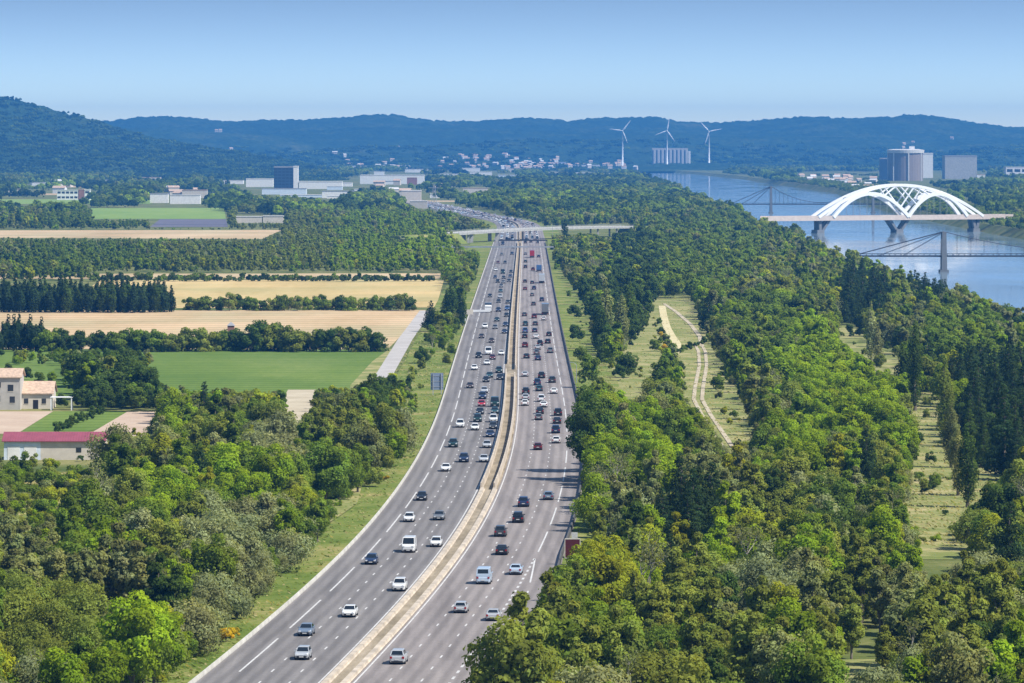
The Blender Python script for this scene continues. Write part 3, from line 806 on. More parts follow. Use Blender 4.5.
def vehicles():
    cars = []
    for side, px, py, col, kind in T:
        X, Y = at(px, py, ROADZ)
        o = (X - cx(Y))
        a = abs(o)
        lane = 'inner' if a < 6.3 else 'middle' if a < 9.8 else 'outer'
        cars.append(dict(side=side, X=X, Y=Y, col=col, kind=kind, lane=lane, px=px, py=py))
    cars.sort(key=lambda c: c['Y'])
    way = {'L': 'oncoming', 'R': 'outbound'}
    art = lambda s: ('an ' if s[0] in 'aeiou' else 'a ') + s
    desc = lambda c: f"{c['col']} {c['kind']}"
    cand = []
    for c in cars:
        lane = [d for d in cars if d['side'] == c['side'] and d['lane'] == c['lane']]
        i = lane.index(c); base = f"{desc(c)} in the {way[c['side']]} {c['lane']} lane"
        same = [d for d in lane if desc(d) == desc(c)]
        L = []
        if len(same) == 1: L.append(base + (f", just beyond {art(desc(lane[i - 1]))}" if i else ", first from the bottom of the photo"))
        else:
            if i: L.append(base + f", just beyond {art(desc(lane[i - 1]))}")
            if i + 1 < len(lane): L.append(base + f", just this side of {art(desc(lane[i + 1]))}")
            if i and i + 1 < len(lane): L.append(base + f" between {art(desc(lane[i - 1]))} and {art(desc(lane[i + 1]))}")
        L.append(base + f", {ordinal(i + 1)} vehicle up from the bottom")
        cand.append(L)
    from collections import Counter
    allc = Counter(l for L in cand for l in L)
    for c, L in zip(cars, cand):
        lab = next((l for l in L if allc[l] == 1 and len(l.split()) <= 16), L[-1])
        put_vehicle(c['side'], c['X'], c['Y'], c['col'], c['kind'], lab, 'motorway traffic in both directions', c['Y'] < 1560)
    # the jam beyond the overpass
    cols = ['white'] * 9 + ['silver'] * 6 + ['pale blue'] * 2 + ['grey'] * 2 + ['black', 'dark blue', 'dark red']
    kinds = ['hatchback', 'saloon', 'SUV', 'hatchback', 'estate', 'minivan', 'van']
    for o in (-11.6, -8.1, -4.6, 4.6, 8.0, 11.4):
        y = 3170 + RNG.uniform(0, 60)
        while y < 5150:
            col, kd = RNG.choice(cols), RNG.choice(kinds)
            X, Y = off_pt(y, o + RNG.uniform(-.3, .3))
            nm = kd if kd in ('van', 'minivan') else 'car'
            put_vehicle('L' if o < 0 else 'R', X, Y, col, kd, f"{col} {nm} in the dense far traffic jam bending away beyond the overpass", f'{col} {nm}s in the far jam', False)
            y += RNG.choice([20, 30, 42, 56, 76, 100])


vehicles()


# ------------------------------------------------------------------ overpass, gantries, signs, lamps
def overpass():
    t = thing('overpass', 'grey concrete road bridge crossing above the motorway before the jam', 'bridge', (0, 0, 0))
    (xa, ya), (xb, yb) = at(452, 243.5), at(628, 236)
    a, b = Vector((xa, ya, 0)), Vector((xb, yb, 0)); d = (b - a).normalized(); n = Vector((-d.y, d.x, 0)); L = (b - a).length

    def pt(u, v, z): q = a + d * (u * L) + n * v; return (q.x, q.y, z)

    def zc(u): return 5.2 + 1.0 * math.sin(math.pi * u)
    def band(nm, v0, v1, z0, z1, mat):
        m = MB(); rings = [[pt(u, v0, zc(u) + z0), pt(u, v1, zc(u) + z0), pt(u, v1, zc(u) + z1), pt(u, v0, zc(u) + z1)] for u in [k / 16 for k in range(17)]]
        m.loft(rings); return m.build(nm, M[mat], t)
    band('deck', -4.5, 4.5, 0, 1.1, 'concrete_grey')
    for v in (-4.6, 4.42):
        band('parapet', v, v + .2, .75, 1.75, 'concrete_grey')
        for k in range(1, 40):
            pass
    for v in (-4.45, 4.5):
        m = MB(); m.tube([pt(u, v, zc(u) + 2.45) for u in [k / 16 for k in range(17)]], .06, 5)
        for k in range(33): m.tube([pt(k / 32, v, zc(k / 32) + 1.7), pt(k / 32, v, zc(k / 32) + 2.45)], .04, 4)
        m.build('railing', M['steel'], t)
    for px in (463.5, 466.5, 491, 523, 592, 612):
        u = (px - 452) / 176.0
        for v in (-2.6, 2.6):
            m = MB(); q = pt(u, v, 0); w = 1.2 if px in (491, 466.5) else .6
            m.box(q[0] - w, q[0] + w, q[1] - .5, q[1] + .5, -.2, zc(u) + .02); m.build('pier', M['concrete_grey'], t)
    for u, s in ((0.0, -1), (1.0, 1)):
        m = MB(); lo = [pt(u, -11, -.1), pt(u, 11, -.1), pt(u + s * .28, 11, -.1), pt(u + s * .28, -11, -.1)]; hi = [pt(u, -4.6, zc(0) + 1.0), pt(u, 4.6, zc(0) + 1.0), pt(u + s * .28, 4.6, zc(0) + .8), pt(u + s * .28, -4.6, zc(0) + .8)]
        m.hexa(lo, hi) if s > 0 else m.hexa([lo[i] for i in (3, 2, 1, 0)], [hi[i] for i in (3, 2, 1, 0)])
        m.build('embankment', M['verge'], t)


overpass()


def gantry(y, xl, xr, h, label, mat):
    t = thing('road_gantry', label, 'gantry', (0, y, 0))
    m = MB(); m.box(xl, xr, -.35, .35, h, h + .8); m.build('beam', M[mat], t)
    for x in (xl + .3, xr - .3):
        m = MB(); m.box(x - .22, x + .22, -.22, .22, 0, h); m.build('post', M[mat], t)


gantry(2700, -42, 23, 5.6, 'long thin grey gantry spanning both carriageways this side of the overpass', 'steel')
gantry(2960, -8, 21, 4.2, 'dark brown sign gantry over the lanes just under the overpass', 'steel_dark')


def signs():
    # maroon information panel beside the outbound carriageway
    X, Y = at(572.5, 567)
    t = thing('roadside_sign', 'dark maroon information panel on posts behind the outbound barrier', 'road sign', (X, Y, 0))
    m = MB(); m.box(-1.05, 1.05, -.06, .06, 1.35, 4.0); m.build('panel', M['maroon'], t)
    m = MB()
    for (x0, x1, z0, z1) in ((-1.11, 1.11, 4.0, 4.14), (-1.11, 1.11, 1.24, 1.35), (-1.14, -1.05, 1.35, 4.0), (1.05, 1.14, 1.35, 4.0)): m.box(x0, x1, -.085, .085, z0, z1)
    m.build('frame', M['wall_cream'], t)
    m = MB(); m.box(-.15, .75, -.05, .05, 4.15, 5.0); m.build('top_plate', M['marking'], t)
    for x in (-.8, .8):
        m = MB(); m.box(x - .08, x + .08, .061, .2, 0, 4.0); m.build('post', M['steel'], t)
    # back of a direction panel beside the oncoming carriageway
    X, Y = at(437, 396)
    t = thing('direction_sign', 'blue-grey back of a large direction panel left of the oncoming lanes', 'road sign', (X, Y, 0), R(8))
    m = MB(); m.box(-1.55, 1.55, -.05, .05, 1.5, 5.6); m.build('panel', M['panel_back'], t)
    for z in (2.2, 3.5, 4.8):
        m = MB(); m.box(-1.5, 1.5, -.13, -.05, z, z + .1); m.build('rail', M['steel'], t)
    for x in (-1.0, 1.0):
        m = MB(); m.box(x - .09, x + .09, -.31, -.13, 0, 5.5); m.build('post', M['steel'], t)
    # cantilever arm by the lay-by
    X, Y = at(465, 322)
    t = thing('cantilever_sign', 'pale cantilever arm reaching over the oncoming hard shoulder by the poplars', 'gantry', (X, Y, 0))
    m = MB(); m.box(-.25, .25, -.25, .25, 0, 4.2); m.build('mast', M['white_steel'], t)
    m = MB(); m.box(-.3, 8.6, -.2, .2, 3.5, 4.2); m.build('arm', M['white_steel'], t)
    m = MB(); m.box(-1.2, 2.8, -.32, -.2, 2.6, 4.3); m.build('panel', M['wall_cream'], t)


signs()


def lamp_post(px, py, h, label, group):
    X, Y = at(px, py)
    t = thing('street_lamp', label, 'street lamp', (X, Y, 0), 0, group)
    m = MB(); m.tube([(0, 0, 0), (0, 0, h)], [.14, .08], 6); m.build('pole', M['steel'], t)
    m = MB(); m.tube([(0, 0, h), (-.9, 0, h + .5), (-1.9, 0, h + .55)], .06, 5); m.build('arm', M['steel'], t)
    m = MB(); m.box(-2.6, -1.8, -.18, .18, h + .48, h + .64); m.build('lamp_head', M['steel_dark'], t)


for k, (px, py, lab) in enumerate([(552.5, 240, 'tall thin lamp post above the overpass right of the jam'), (497, 239, 'tall thin lamp post above the overpass left of the jam'), (576.5, 384, 'lamp post behind the outbound barrier beside the meadow bushes'), (579.5, 442, 'lamp post behind the outbound barrier beside the big bright tree')]):
    lamp_post(px, py, 10 if py < 300 else 5.0, lab, 'lamp posts by the motorway')


# ------------------------------------------------------------------ bridges over the river
def arch_bridge():
    c = Vector((0, 0, 0)); YC = 3771.0; XC = (897 - 512) / F * YC
    yaw = R(30)
    t = thing('arch_bridge', 'white bridge of one wide arch over two smaller arches, crossing the river', 'bridge', (XC, YC, -5), yaw)
    k = 1 / (F / YC) / math.cos(yaw)      # metres along the deck per pixel of the survey
    u = lambda px: (px - 897) * k
    zd = 10.0
    m = MB(); m.box(u(760), u(1016), -5.2, 5.2, zd, zd + 1.7); m.build('deck', M['concrete_grey'], t)
    for s in (-1, 1):
        m = MB(); m.box(u(760), u(1016), s * 5.35 - .12, s * 5.35 + .12, zd - .5, zd + 3.2); m.build('fascia', M['deck_pink'], t)

    def arch(x0, x1, hgt, v, r, lean=0.0):
        m = MB(); pts = []
        for i in range(33):
            q = i / 32; xx = x0 + (x1 - x0) * q; zz = 4 * q * (1 - q) * hgt
            pts.append((xx, v - v * lean * zz / 30, zd + 2.0 + zz))
        rings = []
        for i, p in enumerate(pts):
            a = Vector(pts[max(i - 1, 0)]); b = Vector(pts[min(i + 1, 32)]); d = (b - a).normalized(); nrm = Vector((0, 1, 0)).cross(d).normalized() * r
            P = Vector(p); w = Vector((0, r * .8, 0))
            rings.append([P + nrm + w, P + nrm - w, P - nrm - w, P - nrm + w])
        m.loft(rings); m.build('arch', M['white_steel'], t); return pts
    tops = []
    for v in (-5.0, 5.0):
        big = arch(u(812), u(984), 23.8, v, 1.0, .35); tops.append(big)
        a1 = arch(u(827), u(905), 17.5, v, 1.25, .1); a2 = arch(u(905), u(967), 17.0, v, 1.25, .1)
        # hangers
        for px in range(820, 980, 7):
            x = u(px); zs = []
            for (x0, x1, hh) in ((u(829), u(905), 17.5), (u(905), u(966), 17.0)):
                if x0 < x < x1: q = (x - x0) / (x1 - x0); zs.append(4 * q * (1 - q) * hh)
            if zs:
                m = MB(); m.tube([(x, v, zd + 1.5), (x, v, zd + 2 + zs[0])], .10, 4); m.build('hanger', M['steel'], t)
        # lattice struts between the big arch and the two small ones
        zb_ = lambda x: zd + 2 + 23.5 * 4 * ((x - u(812)) / (u(984) - u(812))) * (1 - (x - u(812)) / (u(984) - u(812)))
        zsml = lambda x: zd + 2 + (17.5 * 4 * ((x - u(829)) / (u(905) - u(829))) * (1 - (x - u(829)) / (u(905) - u(829))) if x < u(905) else 17 * 4 * ((x - u(905)) / (u(966) - u(905))) * (1 - (x - u(905)) / (u(966) - u(905))))
        for xt, xb in ((881, 893), (893, 880), (897, 914), (912, 897), (914, 928), (925, 915)):
            m = MB(); m.tube([(u(xt), v * .72, zb_(u(xt)) - .4), (u(xb), v * .9, zsml(u(xb)) + .3)], .62, 5); m.build('strut', M['white_steel'], t)
    for i in range(6, 27, 5):
        m = MB(); m.tube([tops[0][i], tops[1][i]], .38, 5); m.build('cross_brace', M['white_steel'], t)
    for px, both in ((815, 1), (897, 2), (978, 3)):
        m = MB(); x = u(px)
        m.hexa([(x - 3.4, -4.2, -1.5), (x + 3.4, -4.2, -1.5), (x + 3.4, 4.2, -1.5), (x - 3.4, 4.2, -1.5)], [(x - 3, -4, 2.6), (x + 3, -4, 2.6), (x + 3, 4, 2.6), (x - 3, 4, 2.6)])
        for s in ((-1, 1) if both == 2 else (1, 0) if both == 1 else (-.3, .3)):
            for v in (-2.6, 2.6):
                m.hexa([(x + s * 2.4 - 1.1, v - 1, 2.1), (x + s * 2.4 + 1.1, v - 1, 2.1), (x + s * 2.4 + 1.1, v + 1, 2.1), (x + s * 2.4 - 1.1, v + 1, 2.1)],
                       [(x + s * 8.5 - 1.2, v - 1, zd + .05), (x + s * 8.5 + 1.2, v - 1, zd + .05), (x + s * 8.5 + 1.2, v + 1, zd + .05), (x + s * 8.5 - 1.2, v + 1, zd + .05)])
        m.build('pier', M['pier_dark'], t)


arch_bridge()


def suspension(Y, xt, xr, x0, x1, zdk, ztop, label, wleg, slim):
    t = thing('suspension_bridge', label, 'bridge', (0, Y, -5))
    zdk += 5; ztop += 5
    m = MB(); m.box(x0, x1, -2.6, 2.6, zdk - .5, zdk)
    m.build('deck', M['steel_dark'], t)
    for v in (-2.5, 2.5):
        m = MB(); m.box(x0, x1, v - .08, v + .08, zdk, zdk + .25); m.box(x0, x1, v - .08, v + .08, zdk + .95, zdk + 1.2)
        n = int((x1 - x0) / 3)
        for i in range(n): m.box(x0 + i * 3, x0 + i * 3 + .2, v - .06, v + .06, zdk + .25, zdk + .95)
        m.build('railing', M['steel_dark'], t)
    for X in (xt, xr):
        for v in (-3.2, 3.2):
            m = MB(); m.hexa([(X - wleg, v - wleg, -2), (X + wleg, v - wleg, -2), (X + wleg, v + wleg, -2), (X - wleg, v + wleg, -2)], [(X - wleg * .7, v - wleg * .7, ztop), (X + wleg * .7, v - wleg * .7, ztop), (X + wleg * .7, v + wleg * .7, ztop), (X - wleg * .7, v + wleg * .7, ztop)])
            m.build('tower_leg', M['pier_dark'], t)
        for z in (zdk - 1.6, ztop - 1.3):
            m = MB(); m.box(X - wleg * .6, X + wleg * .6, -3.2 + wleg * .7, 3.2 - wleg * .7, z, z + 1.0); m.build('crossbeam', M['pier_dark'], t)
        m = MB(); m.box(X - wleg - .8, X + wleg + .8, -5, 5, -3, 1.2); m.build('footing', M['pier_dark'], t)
    for v in (-2.9, 2.9):
        m = MB(); pts = []
        for i in range(25):
            q = i / 24; pts.append((xt + (xr - xt) * q, v, zdk + 1.6 + (ztop - zdk - 1.6) * (2 * q - 1) ** 2))
        m.tube(pts, slim, 5); m.build('main_cable', M['steel_dark'], t)
        for i in range(1, 24):
            m = MB(); m.tube([(pts[i][0], v, zdk), pts[i]], slim * .4, 3); m.build('hanger', M['steel_dark'], t)
        for X, xe in ((xt, x0), (xr, x1)):
            for q in (1.0, .72, .45):
                m = MB(); m.tube([(X, v, ztop - (1 - q) * .5), (X + (xe - X) * q, v, zdk + .3)], slim * (.9 if q == 1 else .6), 4); m.build('stay_cable', M['steel_dark'], t)


suspension(2598, 224.3, 392, 178, 440, 3.4, 16.0, 'dark narrow suspension bridge in front of the white arch bridge', 1.5, .16)
suspension(4847, 251, 350, 212, 395, 3.6, 21, 'thin grey suspension bridge far upriver, behind the white arch bridge', 1.3, .22)


def turbine(px, Y, zb, hub, label, blades, bl):
    X = (px - 512) / F * Y
    t = thing('wind_turbine', label, 'wind turbine', (X, Y, zb), 0, 'wind turbines by the river')
    m = MB(); m.tube([(0, 0, 0), (0, 0, hub * .5), (0, 0, hub)], [2.6, 2.1, 1.5], 14); m.build('tower', M['white_steel'], t, smooth=True)
    m = MB(); m.loft([[(x * k, y, hub + 1.6 + z * k) for x, z in ((-1.8, -1.7), (1.8, -1.7), (1.8, 1.7), (-1.8, 1.7))] for y, k in ((-3.5, .75), (-2.5, 1), (4, 1), (5.5, .7))]); m.build('nacelle', M['white_steel'], t)
    m = MB(); m.tube([(0, -3.4, hub + 1.6), (0, -4.6, hub + 1.6), (0, -5.6, hub + 1.6)], [1.5, 1.4, .4], 10); m.build('hub', M['white_steel'], t)
    for ang, ln in blades:
        d = Vector((math.sin(R(ang)), 0, math.cos(R(ang)))); n = Vector((d.z, 0, -d.x)); m = MB(); rings = []
        for q, w in ((0, .7), (.08, .8), (.2, 1.9), (.5, 1.3), (.8, .8), (1, .25)):
            p = Vector((0, -4.6, hub + 1.6)) + d * (1.0 + q * bl * ln); tw = .45 * (1 - q)
            rings.append([p + n * w, p + Vector((0, -.35 * w - tw, 0)), p - n * w, p + Vector((0, .35 * w + tw * .2, 0))])
        m.loft(rings); m.build('blade', M['white_steel'], t)


turbine(622.5, 12500, 1, 94, 'white wind turbine left of the silos, one blade level to the left', [(-82, 1), (158, 1), (38, 1)], 32)
turbine(667, 12500, 1, 94, 'white wind turbine standing in front of the grey silos, one blade upright', [(10, 1), (-110, 1), (144, 1)], 32)
turbine(709, 12500, 1, 92, 'white wind turbine right of the silos, blade raised up to the left', [(-42, 1), (78, 1), (198, 1)], 32)


# ------------------------------------------------------------------ buildings
def gable_house(name, label, cat, X, Y, w, d, h, rh, wall, roof, rz=0.0, group=None, wins=(), door=None, axis='x', z=0.0, extra=None, overhang=.4):
    t = thing(name, label, cat, (X, Y, z), rz, group)
    m = MB(); a, b = w / 2, d / 2
    if axis == 'x':   # ridge runs along x
        m.add([(-a, -b, 0), (a, -b, 0), (a, b, 0), (-a, b, 0), (-a, -b, h), (a, -b, h), (a, b, h), (-a, b, h), (-a, 0, h + rh), (a, 0, h + rh)],
              [(0, 1, 5, 4), (2, 3, 7, 6), (1, 2, 6, 9, 5), (3, 0, 4, 8, 7), (0, 3, 2, 1)])
    else:
        m.add([(-a, -b, 0), (a, -b, 0), (a, b, 0), (-a, b, 0), (-a, -b, h), (a, -b, h), (a, b, h), (-a, b, h), (0, -b, h + rh), (0, b, h + rh)],
              [(0, 1, 5, 8, 4), (2, 3, 7, 9, 6), (1, 2, 6, 5), (3, 0, 4, 7), (0, 3, 2, 1)])
    m.build('wall', wall, t)
    m = MB(); th = .22; o = overhang
    if axis == 'x':
        s = rh / b
        for q in (-1, 1):
            lo = [(-a - o, q * (b + o), h - s * o + .02), (a + o, q * (b + o), h - s * o + .02), (a + o, 0, h + rh + .02), (-a - o, 0, h + rh + .02)]
            if q > 0: lo = [lo[i] for i in (1, 0, 3, 2)]
            m.hexa(lo, [(x, y, zz + th) for x, y, zz in lo])
    else:
        s = rh / a
        for q in (-1, 1):
            lo = [(q * (a + o), -b - o, h - s * o + .02), (q * (a + o), b + o, h - s * o + .02), (0, b + o, h + rh + .02), (0, -b - o, h + rh + .02)]
            if q < 0: lo = [lo[i] for i in (1, 0, 3, 2)]
            m.hexa(lo, [(x, y, zz + th) for x, y, zz in lo])
    m.build('roof', roof, t)
    for (x, zz, ww, hh) in wins:
        m = MB(); m.box(x - ww / 2, x + ww / 2, -b - .035, -b + .02, zz, zz + hh); f = m.build('window', M['window'], t)
        if group is None:
            m = MB(); m.box(x - ww / 2 - .08, x + ww / 2 + .08, -b - .07, -b + .02, zz - .12, zz); m.build('sill', M['wall_cream'], f)
    if door:
        m = MB(); m.box(door[0] - door[1] / 2, door[0] + door[1] / 2, -b - .04, -b + .02, 0, door[2]); m.build('door', M['trim'], t)
    if extra: extra(t)
    return t


def flat_block(name, label, cat, X, Y, w, d, h, wall, roof, rz=0.0, group=None, z=0.0, bands=0, cols=0, glass='window', par=.5):
    t = thing(name, label, cat, (X, Y, z), rz, group); a, b = w / 2, d / 2
    m = MB(); m.box(-a, a, -b, b, 0, h); m.build('wall', wall, t)
    m = MB(); m.box(-a - .3, a + .3, -b - .3, b + .3, h, h + par); m.build('roof', roof, t)
    for i in range(bands):
        for j in range(max(cols, 1)):
            x0 = -a + w * (j + .12) / max(cols, 1); x1 = -a + w * (j + .88) / max(cols, 1); z0 = h * (i + .35) / bands; z1 = h * (i + .78) / bands
            m = MB(); m.box(x0, x1, -b - .06, -b + .05, z0, z1); m.build('window', M[glass], t)
    return t


# farmhouse with its lower wing
X, Y = at(6, 410)
gable_house('farmhouse', 'tall pale stone farmhouse with tiled roof at the field edge', 'house', X, Y + 5, 6.4, 9, 7.5, 1.7, M['wall_grey'], M['roof_tile'],
            wins=[(-1.8, 5.1, 1.1, 1.3), (1.0, 4.3, 1.3, 1.5), (-2.0, 1.8, 1.2, 1.5), (1.4, 1.6, 1.2, 1.5)])
X2, Y2 = at(36, 409)
gable_house('farm_wing', 'low pale wing with pinkish tiled roof joined to the tall farmhouse', 'house', X2 - .1, Y2 + 5, 7.6, 9.6, 3.6, 2.4, M['wall_cream'], M['roof_tile'], wins=[(-2.2, 1.2, 1.0, 1.2), (1.9, 1.2, 1.0, 1.2)], door=(0, 1.2, 2.1))
X, Y = at(62, 410)
t = thing('pergola', 'white metal pergola frame beside the farm wing', 'pergola', (X, Y, 0))
m = MB(); m.box(-2.6, 2.6, -1.6, 1.6, 2.9, 3.05); m.build('top', M['white_steel'], t)
for x in (-2.4, 2.3):
    for y in (-1.4, 1.4):
        m = MB(); m.box(x - .12, x + .12, y - .12, y + .12, 0, 2.9); m.build('post', M['white_steel'], t)
# shed with red roof
X, Y = at(54, 460)
t = thing('storage_shed', 'long shed with crimson sheet roof, white and beige walls, behind the wood', 'shed', (X, Y + 4, 0))
m = MB(); m.box(-9.7, -2.6, -4, 4, 0, 3.6); m.build('white_wall', M['wall_blue'], t)
m = MB(); m.box(-2.598, 9.7, -4, 4, 0, 3.6); m.build('beige_wall', M['wall_cream'], t)
m = MB()
for q in (-1, 1):
    lo = [(-10.1, q * 4.5, 3.55), (10.1, q * 4.5, 3.55), (10.1, 0, 5.1), (-10.1, 0, 5.1)]
    if q > 0: lo = [lo[i] for i in (1, 0, 3, 2)]
    m.hexa(lo, [(x, y, z + .15) for x, y, z in lo])
for i in range(40): m.hexa([(-10 + i * .51, -4.5, 3.70), (-9.94 + i * .51, -4.5, 3.70), (-9.94 + i * .51, -.05, 5.24), (-10 + i * .51, -.05, 5.24)], [(-10 + i * .51, -4.5, 3.75), (-9.94 + i * .51, -4.5, 3.75), (-9.94 + i * .51, -.05, 5.29), (-10 + i * .51, -.05, 5.29)])
m.build('roof', M['roof_red'], t)
for x in (-7.8, -4.6):
    m = MB(); m.box(x - 1.2, x + 1.2, -4.05, -3.95, 0, 2.7); m.build('door', M['wall_white'], t)
m = MB(); m.box(4.3, 5.3, -4.05, -3.95, 1.5, 2.4); m.build('window', M['window'], t)
# orchard watch post in the row of trees
X, Y = at(231, 349)
t = thing('water_tank', 'small brick hut on stilts among the orchard trees', 'hut', (X, Y, 0))
m = MB(); m.box(-1, 1, -1, 1, 4.6, 7); m.build('cabin', M['wall_brick'], t)
m = MB(); m.hexa([(-1.2, -1.2, 7), (1.2, -1.2, 7), (1.2, 1.2, 7), (-1.2, 1.2, 7)], [(-.1, -.1, 8.1), (.1, -.1, 8.1), (.1, .1, 8.1), (-.1, .1, 8.1)]); m.build('roof', M['roof_grey'], t)
for x in (-.8, .8):
    for y in (-.8, .8):
        m = MB(); m.box(x - .12, x + .12, y - .12, y + .12, 0, 4.6); m.build('leg', M['steel_dark'], t)


def px_block(label, cat, name, px0, px1, ybase, ytop, wall, roof='roof_pale', depth=None, bands=0, cols=0, gable=False, group=None, glass='window'):
    xm = (px0 + px1) / 2; X, Y = at(xm, ybase); sc = Y / F; w = (px1 - px0) * sc; h = (ybase - ytop) * sc
    d = depth or max(8, min(w * .6, 30))
    if gable:
        return gable_house(name, label, cat, X, Y + d / 2, w, d, h * .68, h * .32, M[wall], M[roof], group=group)
    return flat_block(name, label, cat, X, Y + d / 2, w, d, h * .95, M[wall], M[roof], group=group, bands=bands, cols=cols, par=h * .05 + .2, glass=glass)


BG = [
    ('dark blue office tower with one white edge, rising from the plain', 'tower', 'office_tower', 274, 293, 189, 166.5, 'wall_navy', 'roof_grey', 20, 7, 5),
    ('white stair shaft on the side of the dark office tower', 'tower', 'stair_tower', 293.4, 298, 189, 166, 'wall_white', 'roof_pale', 18, 0, 0),
    ('long white villa with brick end by the green field', 'house', 'villa', 57, 78, 200, 190, 'wall_white', 'roof_pale', 10, 2, 5),
    ('brick-red end block of the white villa by the green field', 'house', 'villa', 78.5, 84, 200, 189, 'wall_brick', 'roof_tile', 10, 0, 0),
    ('white cubic block beside the brick-ended villa', 'house', 'villa', 84.5, 90, 200, 189.5, 'wall_white', 'roof_pale', 10, 2, 1),
    ('white farm barn with grey roof in the far trees, among three barns', 'barn', 'barn', 150, 168, 203, 193.5, 'wall_white', 'roof_grey', 12, 0, 0),
    ('large white barn with shallow roof beside the far green field', 'barn', 'barn', 170, 200, 204, 195, 'wall_white', 'roof_pale', 14, 0, 0),
    ('cream barn set behind the large white barn', 'barn', 'barn', 182, 207, 198, 190, 'wall_cream', 'roof_tile', 12, 0, 0),
    ('pale bubble-roofed greenhouse at the end of the violet field', 'greenhouse', 'greenhouse', 236, 262, 223, 216.5, 'wall_cream', 'roof_pale', 12, 0, 0),
    ('cream hangar with rounded roof next to the greenhouse', 'hangar', 'hangar', 263, 283, 223, 216, 'wall_cream', 'roof_pale', 14, 0, 0),
    ('grey-roofed warehouse in front of the dark office tower', 'warehouse', 'warehouse', 262, 306, 194.5, 188.5, 'wall_blue', 'roof_grey', 26, 0, 0),
    ('white low warehouse just right of the office tower', 'warehouse', 'warehouse', 299, 342, 189, 181.5, 'wall_white', 'roof_pale', 30, 0, 0),
    ('white workshop with dark roof stripe below the low warehouse', 'workshop', 'workshop', 322, 354, 198, 191, 'wall_white', 'roof_grey', 22, 0, 0),
    ('white office slab left of the dark tower', 'office', 'office', 246, 273, 187, 178.5, 'wall_white', 'roof_pale', 18, 0, 0),
    ('long white factory hall with red gate, mid plain', 'factory', 'factory_hall', 360, 424, 184, 175, 'wall_white', 'roof_pale', 40, 0, 0),
    ('red gatehouse in front of the long white factory hall', 'gatehouse', 'gatehouse', 407, 417, 184.6, 177.5, 'wall_brick', 'roof_tile', 12, 0, 0),
    ('pale workshop with flat roof above the jam', 'workshop', 'workshop', 402, 421, 203, 190.5, 'wall_cream', 'roof_pale', 22, 0, 0),
    ('white-roofed depot below the pale workshop, left of the jam', 'depot', 'depot', 410, 427, 208.5, 201, 'wall_grey', 'roof_pale', 18, 0, 0),
    ('cream low house in the trees right of the pylon', 'house', 'low_house', 463, 488, 193.5, 188, 'wall_cream', 'roof_tile', 14, 0, 0),
    ('small white house in the trees above the overpass', 'house', 'low_house', 533, 540, 193, 187, 'wall_white', 'roof_tile', 12, 0, 0),
    ('long white store on the far slope foot, left of the wooded rise', 'warehouse', 'warehouse', 392, 410, 170.2, 165.5, 'wall_white', 'roof_pale', 30, 0, 0),
    ('white store above the office tower on the slope foot', 'warehouse', 'warehouse', 347, 366, 170.8, 166, 'wall_white', 'roof_pale', 30, 0, 0),
    ('grey block of flats by the silos on the far plain', 'flats', 'flats', 533, 566, 169, 162, 'wall_blue', 'roof_grey', 40, 2, 8),
    ('pale flats under the far town', 'flats', 'flats', 568, 600, 170, 165, 'wall_white', 'roof_pale', 40, 1, 8),
    ('pale sandy building by the river bend', 'depot', 'depot', 629, 642, 193, 187, 'wall_cream', 'roof_tile', 24, 0, 0),
    ('large grey flat-sided power hall beside the round plant building', 'power hall', 'power_hall', 945, 977, 179, 155.5, 'concrete_grey', 'roof_grey', 60, 0, 0),
    ('white office with tall stack edge at the far right of the photo', 'office', 'office', 1006, 1044, 181, 167, 'wall_white', 'roof_pale', 40, 2, 5),
    ('dark square block left of the round plant building', 'plant building', 'plant_building', 880, 890, 180, 158, 'wall_navy', 'roof_grey', 20, 0, 0),
    ('white slab behind the round plant building', 'plant building', 'plant_building', 917, 933, 178, 153, 'wall_white', 'roof_pale', 20, 0, 0),
    ('small white house in front of the grey power hall', 'house', 'low_house', 977, 985, 181, 174.5, 'wall_white', 'roof_tile', 12, 0, 0),
]
for q in BG:
    lab, cat, nm, p0, p1, yb, yt, wl, rf, dp, bd, cl = q
    px_block(lab, cat, nm, p0, p1, yb, yt, wl, rf, dp, bd, cl)


UNITS = []


